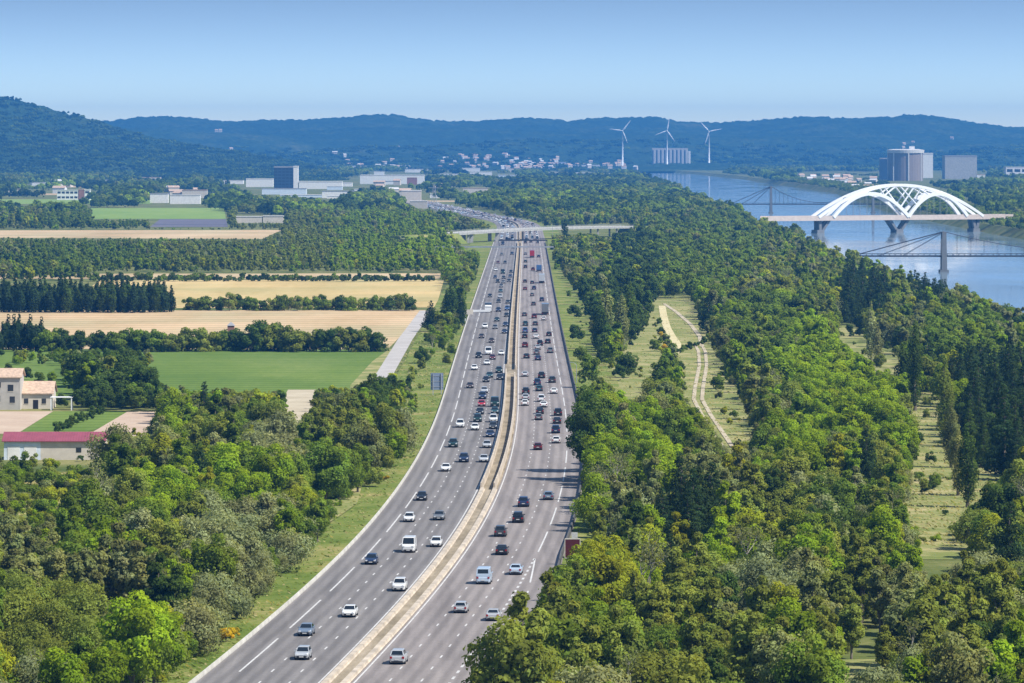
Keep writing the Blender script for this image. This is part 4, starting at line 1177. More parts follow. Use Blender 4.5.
def units():
    spots = [(301, 327, 186), (327, 342, 190), (327, 355, 198.6), (360, 376, 182), (381, 399, 184.5), (280, 325, 197.5), (430, 439, 198), (436, 446, 173), (374, 384, 175), (405, 428, 172.5), (462, 480, 171.5), (440, 458, 177), (470, 492, 176), (498, 520, 179), (508, 522, 172), (545, 560, 175), (575, 590, 176),
             (110, 130, 190), (100, 118, 183), (140, 160, 181), (205, 228, 192), (215, 243, 184), (8, 26, 192), (30, 48, 186), (252, 268, 201), (300, 312, 204), (338, 352, 186.5), (560, 572, 183), (440, 452, 187), (490, 500, 185), (600, 616, 176), (354, 366, 192), (385, 396, 192)]
    looks = [('wall_white', 'roof_pale', 'white'), ('wall_white', 'roof_grey', 'grey-roofed white'), ('wall_blue', 'roof_pale', 'pale blue'), ('wall_cream', 'roof_tile', 'cream tile-roofed'), ('wall_white', 'roof_pale', 'white')]
    rg = random.Random(12)
    from collections import defaultdict
    seen = defaultdict(int)
    for i, (x0, x1, yb) in enumerate(sorted(spots)):
        wl, rf, w = looks[rg.randrange(5)]
        hpx = rg.uniform(2.4, 4.2)
        part = 'left of the office tower' if x1 < 272 else 'right of the office tower' if x1 < 402 else 'on the plain above the traffic jam' if x1 < 500 else 'on the plain below the far town'
        seen[(w, part)] += 1; n = seen[(w, part)]
        UNITS.append((x0, x1, yb, hpx))
        px_block(f"{w} industrial unit {part}, {ordinal(n)} from left", 'industrial unit', 'industrial_unit', x0, x1, yb, yb - hpx, wl, rf, 30, 0, 0, group='low industrial units on the far plain')


units()


def round_plant():
    X, Y = at(907, 181); s = Y / F; r = 17.5 * s; h = 31 * s
    t = thing('plant_tower', 'round tan concrete plant building with pale rim and ribs', 'plant building', (X, Y + r, 0))
    n = 36; ring = lambda rr, z: [(rr * math.cos(2 * math.pi * k / n), rr * math.sin(2 * math.pi * k / n), z) for k in range(n)]
    m = MB(); m.loft([ring(r, 0), ring(r, h * .92)]); m.build('drum', M['concrete_tan'], t)
    m = MB(); m.loft([ring(r * 1.06, h * .9), ring(r * 1.08, h), ring(r * .7, h * 1.03)]); m.build('rim', M['roof_pale'], t)
    for k in range(7):
        a = 2 * math.pi * (k + .35) / 7; m = MB(); c, q = math.cos(a), math.sin(a)
        m.box(c * (r + .6) - 1.1, c * (r + .6) + 1.1, q * (r + .6) - 1.1, q * (r + .6) + 1.1, 0, h * .9); m.build('rib', M['roof_pale'], t)
    m = MB(); m.box(r * .2, r * .5, -r * .2, r * .1, h * 1.02, h * 1.12); m.build('roof_plant', M['wall_white'], t)


round_plant()


def silos():
    X = (670 - 512) / F * 12700; Y = 12700; s = Y / F
    t = thing('grain_silos', 'grey bank of upright silo cylinders behind the middle wind turbine', 'silos', (X, Y, 0))
    for i in range(9):
        x = (-16 + i * 4) * s; m = MB(); m.tube([(x, 0, 0), (x, 0, 19 * s)], 2.0 * s, 14); m.build('silo', M['concrete_grey'], t, smooth=False)
    m = MB(); m.box(-18 * s, 18 * s, -1.2 * s, 1.2 * s, 19 * s, 21 * s); m.build('gallery', M['wall_grey'], t)
    m = MB(); m.box(18.3 * s, 20.5 * s, -1.4 * s, 1.4 * s, 0, 18 * s); m.build('lift_shaft', M['wall_white'], t)
    m = MB(); m.box(20.6 * s, 29 * s, -1.4 * s, 1.4 * s, 0, 3 * s); m.build('loading_shed', M['wall_white'], t)


silos()


def small_house(X, Y, z, w, h, wall, roof, label, group, name='town_house', rz=0.0):
    return gable_house(name, label, 'house', X, Y, w, w * .8, h, h * .35, M[wall], M[roof], rz=rz, group=group, z=z)


HOUSE = {}


def place_house(px, Y, z, w, wall, roof, label, group):
    key = (wall, roof)
    X = (px - 512) / F * Y
    if key not in HOUSE:
        HOUSE[key] = small_house(0, 0, 0, 10, 6.0, wall, roof, label, group)
        t = HOUSE[key]; first = True
    else:
        src = HOUSE[key]; t = src.copy(); COL.objects.link(t)
        for c in src.children: child_copy(c, t)
    t['label'] = label; t['group'] = group
    t.location = (X, Y, z); t.scale = (w / 10, w / 10, RNG.uniform(.8, 1.25)); t.rotation_euler = (0, 0, RNG.uniform(-.5, .5))


def towns():
    walls = ['wall_white', 'wall_cream', 'wall_white', 'wall_cream', 'wall_grey']; roofs = ['roof_tile', 'roof_pale', 'roof_tile']
    wn = {'wall_white': 'white', 'wall_cream': 'cream', 'wall_grey': 'grey'}
    for i in range(125):            # the town at the foot of the far ridge
        px = RNG.gauss(520, 42) if i < 75 else RNG.uniform(330, 640); Y = RNG.uniform(11900, 12900)
        z = z_ridge((px - 512) / F * Y, Y)
        w = RNG.choice(walls)
        w = RNG.choice(['wall_cream', 'wall_grey', 'wall_cream', 'wall_white'])
        place_house(px, Y, z + .5, RNG.uniform(7, 14), w, RNG.choice(roofs), f'small {wn[w]} house in the hazy town below the far ridge', f'{wn[w]} houses of the far town')
    for i in range(9):             # on the far slopes
        px = RNG.choice([RNG.uniform(140, 420), RNG.uniform(860, 1010)]); Y = RNG.uniform(13400, 14800); z = z_ridge((px - 512) / F * Y, Y)
        place_house(px, Y, z + 1, RNG.uniform(8, 12), 'wall_cream', 'roof_tile', 'tiny pale house alone on the wooded far slope', 'houses scattered on the far slopes')
    for i in range(34):             # riverside village on the far bank
        px = RNG.uniform(800, 882); py = RNG.uniform(178, 190); X, Y = at(px, py)
        if X < lin(BANK_R, Y) + 25: continue
        w = RNG.choice(walls)
        place_house(px, Y, 0, RNG.uniform(8, 13), w, RNG.choice(roofs), f'{wn[w]} village house above the sandy far bank of the river', f'{wn[w]} houses of the riverside village')
    for i in range(22):
        px = RNG.choice([RNG.uniform(0, 70), RNG.uniform(120, 260), RNG.uniform(340, 470)]); X, Y = at(px, RNG.uniform(181, 199))
        w = RNG.choice(walls)
        place_house(px, Y, 0, RNG.uniform(10, 17), w, RNG.choice(roofs), f'{wn[w]} house half hidden by trees on the far plain', f'{wn[w]} houses on the far plain')


towns()
# lattice pylon by the jam
X, Y = at(434, 212)
t = thing('pylon', 'grey lattice pylon standing left of the traffic jam', 'pylon', (X, Y, 0))
m = MB()
for sx in (-1, 1):
    for sy in (-1, 1): m.tube([(sx * 3, sy * 3, 0), (sx * .5, sy * .5, 26)], .22, 4)
for i in range(6):
    z0, z1 = i * 4, (i + 1) * 4; a, b = 3 - 2.5 * z0 / 26, 3 - 2.5 * z1 / 26
    for s in (-1, 1): m.tube([(-a, s * a, z0), (b, s * b, z1)], .14, 3); m.tube([(a, s * a, z0), (-b, s * b, z1)], .14, 3)
m.build('mast', M['steel'], t)
for z in (18, 22):
    m = MB(); m.tube([(-5, 0, z), (5, 0, z)], .2, 4); m.build('crossarm', M['steel'], t)


# ------------------------------------------------------------------ trees
def leaf_mesh(name, P, N, size, col, mat):
    n = len(P); N = N / np.linalg.norm(N, axis=1, keepdims=True)
    rv = NP.normal(size=(n, 3)); A = np.cross(N, rv); A /= np.linalg.norm(A, axis=1, keepdims=True); B = np.cross(N, A)
    s = (size * NP.uniform(.6, 1.35, n))[:, None]
    a = .5 * s * NP.uniform(.8, 1.3, (n, 1)); b = .5 * s * NP.uniform(.5, .9, (n, 1)); k = N * s * .12
    V = np.stack([P - A * a - k, P - B * b + k, P + A * a - k, P + B * b + k], 1).reshape(-1, 3)
    Q = np.arange(n * 4).reshape(-1, 4)
    return np_mesh(name, V, Q, [mat], col)


def clumps(shape, h, r, base, n, rg):
    out = []
    for i in range(n):
        if shape == 'poplar':
            t = (i + rg.uniform(0, 1)) / n; rad = r * (math.sin(math.pi * min(1, .12 + t * .92)) ** .6); z = base + (h - base) * t
            a = rg.uniform(0, 6.28); out.append((math.cos(a) * rad * .35, math.sin(a) * rad * .35, z, max(.5, rad * rg.uniform(.55, .85)), 1.3))
        elif shape == 'cone':
            t = (i + rg.uniform(0, 1)) / n; rad = r * (1 - t) ** .85 + .25; z = base + (h - base) * t
            a = i * 2.4 + rg.uniform(-.4, .4); q = rad * rg.uniform(.45, .75); out.append((math.cos(a) * q, math.sin(a) * q, z, max(.45, rad * .46), .55))
        else:
            ct = rg.uniform(-.75, 1); st = math.sqrt(1 - ct * ct); a = rg.uniform(0, 6.28); q = rg.uniform(.42, .86) if i > n // 6 else rg.uniform(0, .4)
            hz = (h - base) / 2
            lift = 1.0 if shape == 'round' else 1.15
            out.append((math.cos(a) * st * r * q, math.sin(a) * st * r * q, base + hz + ct * hz * q * lift, r * rg.uniform(.24, .44), .85))
    return out


def make_tree(seed, shape, h, r, base, ncl, nleaf, leaf, mat, trunk=True, sparse=0.0):
    rg = np.random.default_rng(seed)
    cl = clumps(shape, h, r, base, ncl, rg)
    C = np.array(cl); wts = C[:, 3] ** 2; wts /= wts.sum()
    idx = rg.choice(len(cl), nleaf, p=wts)
    D = rg.normal(size=(nleaf, 3)); D[:, 2] += .25; D /= np.linalg.norm(D, axis=1, keepdims=True)
    rad = C[idx, 3] * (rg.uniform(.55, 1.0, nleaf) ** .5 + rg.normal(0, .10 + sparse, nleaf))
    P = C[idx, :3] + D * rad[:, None] * np.stack([np.ones(nleaf), np.ones(nleaf), C[idx, 4]], 1)
    P[:, 2] = np.maximum(P[:, 2], .15)
    ctr = np.array([0, 0, base + (h - base) * .42]); out = P - ctr; out /= np.linalg.norm(out, axis=1, keepdims=True) + 1e-6
    N = D * .9 + out * .35 + rg.normal(0, .45, (nleaf, 3))
    cb = rg.uniform(.74, 1.28, len(cl)); warm = rg.uniform(-.06, .07, len(cl))
    b = cb[idx] * rg.uniform(.8, 1.22, nleaf); w = warm[idx]
    col = np.stack([b * (1 + w), b, b * (1 - w)], 1)
    me = leaf_mesh('crown', P, N, leaf, col, mat)
    tr = None
    if trunk:
        m = MB(); rt = .028 * h ** .95
        top = base + (h - base) * (.85 if shape in ('cone', 'poplar') else .5)
        m.tube([(0, 0, -.2), (rg.normal(0, .1), rg.normal(0, .1), max(base * .6, h * .12)), (rg.normal(0, .15), rg.normal(0, .15), top)], [rt, rt * .8, rt * .25], 7)
        if shape in ('round', 'loose'):
            for c in cl[:: max(1, len(cl) // 9)]:
                z0 = max(base * .7, h * .12) + rg.uniform(0, 1) * (top - max(base * .7, h * .12)) * .6
                m.tube([(0, 0, z0), (c[0] * .5, c[1] * .5, z0 + (c[2] - z0) * .62), (c[0], c[1], c[2])], [rt * .5, rt * .32, rt * .1], 5)
        elif shape == 'cone':
            for c in cl[::3]: m.tube([(0, 0, c[2] - .2), (c[0], c[1], c[2])], [rt * .25, rt * .08], 4)
        tr = m.mesh('trunk', M['trunk'])
    return me, tr


def make_bare(seed, h, mat):
    rg = np.random.default_rng(seed); m = MB(); tips = []

    def grow(p, d, ln, r, lv):
        q = p + d * ln; mid = (p + q) / 2 + rg.normal(0, ln * .05, 3)
        m.tube([p, mid, q], [r, r * .82, r * .62], 5 if lv < 2 else 4)
        if lv >= 4: tips.append(q); return
        for k in range(int(rg.integers(2, 4))):
            e = d + rg.normal(0, .42, 3); e[2] += .12; e /= np.linalg.norm(e); grow(q, e, ln * rg.uniform(.6, .82), r * .58, lv + 1)
    grow(np.array([0, 0, -.2]), np.array([0, 0, 1.0]), h * .30, h * .020, 0)
    tr = m.mesh('trunk', M['trunk_pale'])
    T_ = np.array(tips); n = 420; P = T_[rg.integers(0, len(T_), n)] + rg.normal(0, .55, (n, 3)); b = rg.uniform(.7, 1.2, n)
    me = leaf_mesh('crown', P, rg.normal(size=(n, 3)), .32, np.stack([b, b, b], 1), mat)
    return me, tr


# colours are leaf albedos
LOOK = {
    'bright': ((0.243, 0.346, 0.021), 'bright green'), 'yellow': ((0.311, 0.351, 0.028), 'yellow-green'), 'mid': ((0.169, 0.243, 0.032), 'mid green'), 'olive': ((0.232, 0.279, 0.053), 'olive green'),
    'silver': ((0.277, 0.308, 0.142), 'silvery green'), 'dark': ((0.088, 0.140, 0.028), 'dark green'), 'pine': ((0.052, 0.089, 0.032), 'blackish'), 'dull': ((0.232, 0.259, 0.095), 'grey-olive'),
    'broom': ((0.520, 0.389, 0.024), 'yellow-flowering'),
}
# species: name, shape, (h, r, base), kind words
SPEC = {
    'broadleaf': ('broadleaf_tree', 'round', (8.6, 3.5, .2), 'broadleaf tree'),
    'ash': ('ash_tree', 'loose', (9.2, 2.05, .4), 'loose tree'),
    'willow': ('willow_tree', 'round', (7.8, 4.0, -.4), 'spreading willow'),
    'poplar': ('poplar_tree', 'poplar', (15.0, 2.1, 1.4), 'narrow poplar'),
    'pine': ('pine_tree', 'cone', (12.0, 3.6, 1.4), 'conical pine'),
    'cypress': ('cypress_tree', 'poplar', (9.0, 1.9, .4), 'dense cypress'),
    'orchard': ('orchard_tree', 'round', (8.0, 3.7, -2.2), 'orchard tree'),
    'bush': ('bush', 'round', (3.2, 2.2, .1), 'rounded bush'),
    'bare': ('bare_tree', 'bare', (10.0, 3, 2), 'half-bare tree'),
}
PROTO = {}     # (species, lod) -> list of (crown mesh, trunk mesh)
LODS = {0: (34, 7500, .36), 1: (26, 2600, .60), 2: (16, 650, 1.1)}


def protos(sp, lod, inst=False):
    key = (sp, lod, inst)
    if key not in PROTO:
        nm, shape, (h, r, base), _ = SPEC[sp]; out = []
        ncl, nl, lf = LODS[lod]
        if shape in ('poplar',): ncl = int(ncl * .8); nl = int(nl * .75); lf *= .85
        if sp == 'pine': ncl = int(ncl * 1.6); lf *= .9
        if sp == 'bush': ncl = max(8, ncl // 3); nl = nl // 4; lf *= .85
        for k in range(4 if lod == 0 else 3):
            mat = M['leaf_inst'] if inst else M['leaf']
            sd = hash((shape, lod, k)) % 1000 if False else (len(shape) * 131 + lod * 37 + k * 7 + ord(sp[0]))
            if sp == 'bare': out.append(make_bare(sd, h, mat))
            else:
                out.append(make_tree(sd, shape, h * (1 + .12 * (k - 1)), r * (1 - .06 * (k - 1)), base, ncl, nl, lf, mat, trunk=True, sparse=.10 if sp in ('ash', 'willow') else 0.0))
        PROTO[key] = out
    return PROTO[key]


def in_poly(x, y, poly):
    c = False; j = len(poly) - 1
    for i in range(len(poly)):
        (xi, yi), (xj, yj) = poly[i], poly[j]
        if (yi > y) != (yj > y) and x < (xj - xi) * (y - yi) / (yj - yi) + xi: c = not c
        j = i
    return c


# open ground the photograph shows (no tree may stand in front of it)
OPEN = [
    [(165, 700), (205, 680), (233, 647), (262, 600), (277, 577), (315, 552), (328, 528), (340, 503), (377, 487), (410, 462), (424, 436), (444, 400), (450, 360), (462, 330), (476, 300), (492, 243), (488, 234), (496, 226),
     (470, 217), (440, 208), (446, 203), (500, 214), (545, 228), (552, 240), (549, 250), (558, 300), (570, 340), (577, 380), (583, 412), (584, 478), (573, 530), (562, 580), (548, 596), (532, 616), (505, 655), (488, 700)],
    [(404, 402), (428, 366), (440, 345), (448, 362), (440, 396), (424, 436), (415, 430)],
    [(362, 390), (376, 388), (418, 314), (446, 282), (452, 290), (430, 330), (405, 372), (392, 392)],
    [(160, 352), (388, 350), (370, 384), (330, 386), (260, 390), (200, 390), (165, 384), (150, 370)],
    [(-50, 311), (428, 310), (388, 349), (-50, 349)], [(-50, 281), (444, 281), (436, 308), (-50, 308)], [(95, 273), (440, 273), (440, 281), (95, 281)],
    [(-50, 230), (282, 230), (262, 238), (-50, 237)], [(92, 208), (226, 208), (228, 227), (150, 227), (150, 219), (92, 219)], [(-10, 199), (45, 199), (45, 204), (-10, 204)],
    [(-50, 366), (53, 366), (72, 394), (72, 411), (128, 411), (112, 434), (106, 455), (-50, 457)], [(130, 412), (152, 412), (150, 432), (118, 434)], [(288, 392), (312, 392), (308, 424), (290, 428)],
    [(640, 171), (690, 191), (740, 207), (782, 224), (800, 230), (838, 243), (876, 259), (900, 266), (948, 281), (1030, 303), (1030, 237), (990, 230), (940, 222), (895, 212), (838, 193), (740, 178), (690, 174)],
    [(785, 218), (812, 212), (850, 188), (900, 182), (945, 188), (985, 213), (1012, 212), (1012, 220), (785, 223)],
    [(560, 268), (580, 300), (592, 345), (604, 380), (582, 392), (577, 380), (570, 340), (557, 300)],
    [(628, 350), (654, 318), (663, 352), (648, 396), (622, 400), (604, 378)],
    [(654, 300), (690, 298), (700, 325), (712, 348), (726, 378), (748, 412), (757, 438), (728, 447), (704, 425), (686, 402), (676, 390), (684, 366), (668, 336)],
    [(838, 326), (856, 326), (866, 343), (896, 352), (908, 376), (884, 372), (862, 354), (842, 345)],
    [(912, 398), (938, 396), (946, 440), (962, 452), (1000, 462), (1002, 478), (965, 512), (938, 530), (914, 528), (906, 505), (920, 455)],
    [(918, 548), (955, 545), (962, 572), (925, 576)], [(852, 672), (866, 645), (874, 650), (866, 700), (842, 700)],
    [(40, 474), (88, 468), (92, 484), (60, 500), (25, 520), (5, 528), (20, 495)],
    [(272, 164), (300, 164), (300, 189), (272, 189)], [(57, 188), (92, 188), (92, 200), (57, 200)], [(155, 191), (208, 191), (205, 203), (155, 203)], [(236, 215), (284, 215), (284, 222), (236, 222)],
    [(246, 178), (352, 178), (352, 194), (246, 194)], [(360, 174), (426, 174), (426, 184), (360, 184)], [(402, 190), (428, 190), (428, 208), (402, 208)], [(463, 187), (488, 187), (488, 193), (463, 193)],
    [(600, 120), (640, 120), (640, 168), (600, 168)], [(646, 110), (730, 110), (730, 170), (646, 170)], [(800, 172), (882, 172), (882, 186), (800, 186)], [(884, 145), (985, 145), (985, 179), (884, 179)], [(480, 150), (640, 150), (640, 167), (480, 167)],
    [(452, 232), (630, 224), (630, 231), (452, 239)], [(459, 236), (500, 236), (500, 247), (462, 250)], [(597, 230), (617, 229), (616, 236), (598, 237)], [(629, 186), (643, 186), (643, 194), (629, 194)], [(431, 192), (438, 192), (438, 212), (431, 212)],
    [(552, 522), (590, 522), (590, 566), (552, 566)], [(430, 370), (444, 370), (444, 396), (430, 396)], [(460, 310), (480, 310), (478, 322), (460, 322)],
]
OPEN += [[(a, yb - h_ - .5), (b_, yb - h_ - .5), (b_, yb - h_ * .45), (a, yb - h_ * .45)] for a, b_, yb, h_ in UNITS]
OPEN += [[(x0, y0), (x1, y0), (x1, y1), (x0, y1)] for x0, x1, y0, y1 in STRIPS]
OBOX = [(min(p[0] for p in q), max(p[0] for p in q), min(p[1] for p in q), max(p[1] for p in q)) for q in OPEN]


def clear(X, Y, h, r, base=0.25):
    px, pb = pix(X, Y); s = F / Y
    for fz, fx in ((0, 0), (1, 0), (.8, 0), (.55, .8), (.55, -.8), (.55, 0), (.3, .8), (.3, -.8), (.15, 0)):
        x = px + fx * r * s; y = pb - h * fz * s
        for q, bx in zip(OPEN, OBOX):
            if bx[0] <= x <= bx[1] and bx[2] <= y <= bx[3] and in_poly(x, y, q): return False
    return True


# looks read off the photograph: pixel centre, radius, look, species
BLOBS = [
    (90, 258, 70, 'mid', 'ash'), (250, 258, 80, 'olive', 'ash'), (390, 255, 60, 'bright', 'ash'),
    (610, 440, 48, 'bright', 'broadleaf'), (650, 470, 30, 'bright', 'broadleaf'), (860, 410, 55, 'bright', 'broadleaf'), (820, 360, 50, 'bright', 'broadleaf'), (760, 330, 40, 'mid', 'broadleaf'), (800, 455, 34, 'bright', 'broadleaf'),
    (140, 655, 42, 'bright', 'broadleaf'), (250, 480, 30, 'bright', 'broadleaf'), (170, 490, 30, 'bright', 'broadleaf'), (340, 430, 30, 'olive', 'ash'), (250, 545, 60, 'silver', 'willow'), (230, 590, 36, 'silver', 'willow'), (270, 455, 26, 'silver', 'willow'),
    (50, 620, 55, 'olive', 'willow'), (110, 600, 35, 'dull', 'ash'), (340, 480, 30, 'mid', 'broadleaf'), (395, 410, 26, 'dark', 'broadleaf'), (30, 560, 40, 'dull', 'ash'),
    (690, 540, 34, 'pine', 'pine'), (600, 590, 30, 'yellow', 'broadleaf'), (560, 640, 45, 'olive', 'ash'), (770, 590, 40, 'silver', 'willow'), (740, 640, 50, 'olive', 'ash'), (650, 640, 40, 'olive', 'ash'), (970, 560, 26, 'silver', 'willow'), (940, 545, 20, 'silver', 'willow'), (960, 630, 60, 'olive', 'ash'), (690, 600, 40, 'olive', 'ash'), (600, 650, 50, 'olive', 'ash'), (900, 600, 40, 'dull', 'ash'),
    (860, 570, 45, 'olive', 'ash'), (850, 640, 40, 'olive', 'ash'), (640, 500, 30, 'dull', 'ash'), (720, 490, 40, 'dull', 'ash'), (760, 520, 40, 'olive', 'ash'), (1000, 500, 24, 'dark', 'broadleaf'),
    (990, 400, 46, 'pine', 'pine'), (960, 340, 40, 'mid', 'broadleaf'), (860, 300, 26, 'pine', 'pine'), (930, 290, 22, 'pine', 'pine'), (1010, 440, 40, 'pine', 'pine'), (975, 445, 22, 'dark', 'pine'), (700, 250, 60, 'mid', 'broadleaf'), (640, 260, 34, 'dark', 'broadleaf'),
    (620, 300, 40, 'dark', 'ash'), (595, 340, 16, 'dark', 'broadleaf'), (115, 380, 45, 'dark', 'broadleaf'), (60, 500, 40, 'mid', 'broadleaf'),
]


def look_at(px, py, rg):
    best = None
    for (bx, by, br, lk, sp) in BLOBS:
        d = math.hypot(px - bx, (py - by) * 1.15) / br
        if d < 1 and (best is None or d < best[0]): best = (d, lk, sp)
    q = rg.random()
    if best and q > .18: return best[1], best[2]
    lk = rg.choice(['mid', 'mid', 'olive', 'olive', 'dark', 'bright', 'dull', 'silver', 'mid', 'olive', 'yellow', 'bright'])
    sp = rg.choice(['broadleaf', 'broadleaf', 'ash', 'ash', 'ash', 'willow'] if lk != 'silver' else ['willow', 'willow', 'ash'])
    if rg.random() < .05: lk, sp = 'dull', 'bare'
    elif rg.random() < .012: lk, sp = 'pine', 'pine'
    return lk, sp


TREES = []      # dicts


def add_tree(X, Y, sp, lk, s, free=False, tagk=None):
    h, r = SPEC[sp][2][0] * s, SPEC[sp][2][1] * s
    if not free and not clear(X, Y, h, r): return False
    TREES.append(dict(X=X, Y=Y, sp=sp, lk=lk, s=s, tag=tagk, size=h * F / Y)); return True


def scatter():
    rg = random.Random(21)
    Y = 470.0
    while Y < 4300:
        sp = 5.6 if Y < 1300 else 7.2 if Y < 2500 else 9.5
        half = Y * .104 + 22
        x = -half
        while x < half + 50:
            X = x + rg.uniform(-.45, .45) * sp; YY = Y + rg.uniform(-.45, .45) * sp
            x += sp
            o = X - cx(YY)
            er = lin(EDGE_R, YY)
            if -19.8 < o < er + 3.2: continue
            l, r_ = lin(BANK_L, YY), lin(BANK_R, YY)
            if l - 5 < X < r_ + 6: continue
            s = rg.choice([rg.uniform(.38, .62), rg.uniform(.52, .8), rg.uniform(.7, 1.0), rg.uniform(.85, 1.22)])
            if math.sin(X * .17 + YY * .043) + math.sin(YY * .061 - X * .09) + rg.uniform(-.5, .5) > 1.55: s *= .35
            if X < -60 and 2250 < YY < 3600: s *= .72
            px, pb = pix(X, YY, 5.0)
            lk, kd = look_at(px, pb, rg)
            if Y > 2600 and kd == 'bare': kd = 'broadleaf'
            if not add_tree(X, YY, kd, lk, s):
                if not add_tree(X, YY, kd, lk, s * .6):
                    if rg.random() < .5: add_tree(X, YY, 'bush', lk if lk != 'pine' else 'dark', s * rg.uniform(.7, 1.2))
        Y += sp * .86


scatter()


def explicit():
    rg = random.Random(5)
    # orchard row in front of the second wheat field
    xs = list(np.arange(44, 386, 6.6))
    for k, px in enumerate(xs):
        X, Y = at(px + rg.uniform(-2.5, 2.5), 351.5 + rg.uniform(-.6, .6)); big = 1.35 if px in (265.0, ) or abs(px - 268) < 8 else 1
        add_tree(X, Y, 'orchard', rg.choice(['mid', 'dark', 'olive', 'dark']), rg.uniform(.72, 1.0) * big, True, 'orchard')
    for k, px in enumerate(np.arange(187, 412, 7.0)):
        X, Y = at(px + rg.uniform(-2, 2), 310.5 + rg.uniform(-.5, .5))
        add_tree(X, Y, 'orchard', rg.choice(['mid', 'olive', 'dark']), rg.uniform(.55, .85), True, 'hedge')
    for k, px in enumerate(np.arange(92, 436, 4.6)):
        X, Y = at(px + rg.uniform(-1.5, 1.5), 281.5 + rg.uniform(-.3, .3))
        add_tree(X, Y, 'bush', rg.choice(['dark', 'mid']), rg.uniform(.7, 1.25), True, 'strip')
    # windbreak of dark conifers
    for row, (x0, x1, yb) in enumerate(((-12, 172, 312.5), (-12, 168, 309.5))):
        for px in np.arange(x0, x1, 5.2):
            X, Y = at(px + rg.uniform(-1.2, 1.2), yb + rg.uniform(-.5, .5))
            add_tree(X, Y, 'cypress', rg.choice(['pine', 'pine', 'dark']), rg.uniform(.92, 1.3) * (1 if px < 150 else .95), True, 'windbreak')
    for px in np.arange(-8, 42, 5.5):
        X, Y = at(px, 351 + rg.uniform(-1, 1)); add_tree(X, Y, 'cypress', 'pine', rg.uniform(.8, 1.12), True, 'windbreak2')
    # dark band of trees beyond the mixed wood
    # trees around the farm
    for px, pb, s, lk in ((62, 408, .7, 'dark'), (78, 410, .82, 'dark'), (92, 411, .9, 'dark'), (108, 411, .88, 'dark'), (122, 412, .85, 'dark'), (138, 412, 1.05, 'mid'), (151, 411, 1.1, 'mid'), (98, 404, 1.05, 'dull'), (112, 403, .95, 'olive'), (40, 385, .7, 'mid'), (52, 384, .6, 'bright'), (28, 380, .7, 'dark'), (10, 378, .8, 'dark'), (68, 388, .8, 'bright')):
        X, Y = at(px, pb); add_tree(X, Y, 'broadleaf', lk, s * .64, True, 'farm')
    for i in range(11):   # clipped garden hedge plants running away from the shed
        X, Y = at(57 + i * 4.6, 433.0 - i * 2.0); add_tree(X, Y, 'bush', 'dark', rg.uniform(.62, .72), True, 'garden')
    # two tall poplars and a dark pine left of the motorway
    for px, pb, s, lk, kd in ((451, 331, 1.18, 'dark', 'poplar'), (458, 330, 1.05, 'pine', 'poplar'), (447, 326, .95, 'dark', 'poplar'), (431, 332, .95, 'pine', 'pine'), (456, 333, .5, 'dark', 'broadleaf'), (428, 343, .42, 'mid', 'broadleaf'), (443, 352, .6, 'mid', 'broadleaf'), (452, 356, .45, 'mid', 'broadleaf'), (447, 366, .42, 'olive', 'broadleaf'),
                                (463, 327, .7, 'dark', 'poplar')):
        X, Y = at(px, pb); add_tree(X, Y, kd, lk, s, True, 'poplars')
    # big bright tree whose shadow falls on the road, with dark neighbours
    for px, pb, s, lk in ((604, 487, 1.3, 'bright'), (622, 480, 1.35, 'bright'), (640, 486, 1.2, 'bright'), (592, 474, 1.6, 'dark'), (588, 482, 1.5, 'dark'), (615, 466, 1.1, 'bright')):
        X, Y = at(px, pb); add_tree(X, Y, 'broadleaf', lk, s, True, 'bigtree')
    for Y, o, s_, lk, kd in ((498, 4.4, 1.15, 'olive', 'broadleaf'), (516, 4.0, 1.05, 'olive', 'ash'), (538, 4.2, 1.1, 'mid', 'broadleaf'), (556, 4.4, .95, 'olive', 'ash'), (574, 4.0, .95, 'mid', 'broadleaf'), (592, 4.2, .85, 'olive', 'ash'), (612, 4.0, .8, 'mid', 'broadleaf'), (634, 4.2, .75, 'olive', 'ash'), (655, 4.0, .62, 'mid', 'broadleaf')):
        add_tree(cx(Y) + lin(EDGE_R, Y) + o, Y, kd, lk, s_ * (1.35 if kd == 'broadleaf' else 1.25), Y < 625, 'edge')
    # meadow bushes and tall dark trees right of the motorway
    for px, pb, s, lk, kd in ((572, 316, .55, 'dark', 'broadleaf'), (577, 342, .72, 'dark', 'broadleaf'), (580, 363, .55, 'mid', 'broadleaf'), (589, 389, .95, 'mid', 'broadleaf'), (600, 352, 1.15, 'dark', 'poplar'), (606, 350, 1.25, 'dull', 'poplar'), (613, 345, 1.1, 'dark', 'poplar'), (622, 346, 1.2, 'dull', 'poplar'), (630, 343, 1.1, 'dark', 'poplar'),
                                (627, 378, .8, 'dark', 'broadleaf'), (622, 372, .6, 'mid', 'broadleaf'), (662, 388, .85, 'mid', 'broadleaf'), (676, 394, .75, 'bright', 'broadleaf'), (658, 405, .9, 'dark', 'broadleaf'), (690, 436, .8, 'dark', 'broadleaf'), (680, 440, .75, 'mid', 'broadleaf'),
                                (871, 363, 1.0, 'silver', 'poplar'), (878, 366, .8, 'silver', 'poplar'), (903, 404, .98, 'dark', 'poplar'), (915, 411, 1.12, 'dark', 'poplar'), (948, 410, .9, 'olive', 'poplar'), (945, 446, .98, 'olive', 'poplar'), (951, 468, .9, 'dull', 'poplar'), (967, 508, .92, 'dark', 'poplar'), (958, 496, .8, 'dull', 'poplar'),
                                (697, 565, 1.35, 'pine', 'pine'), (712, 556, 1.15, 'pine', 'pine'), (680, 552, 1.0, 'pine', 'pine'),
                                (565, 245, 1.1, 'pine', 'poplar')):
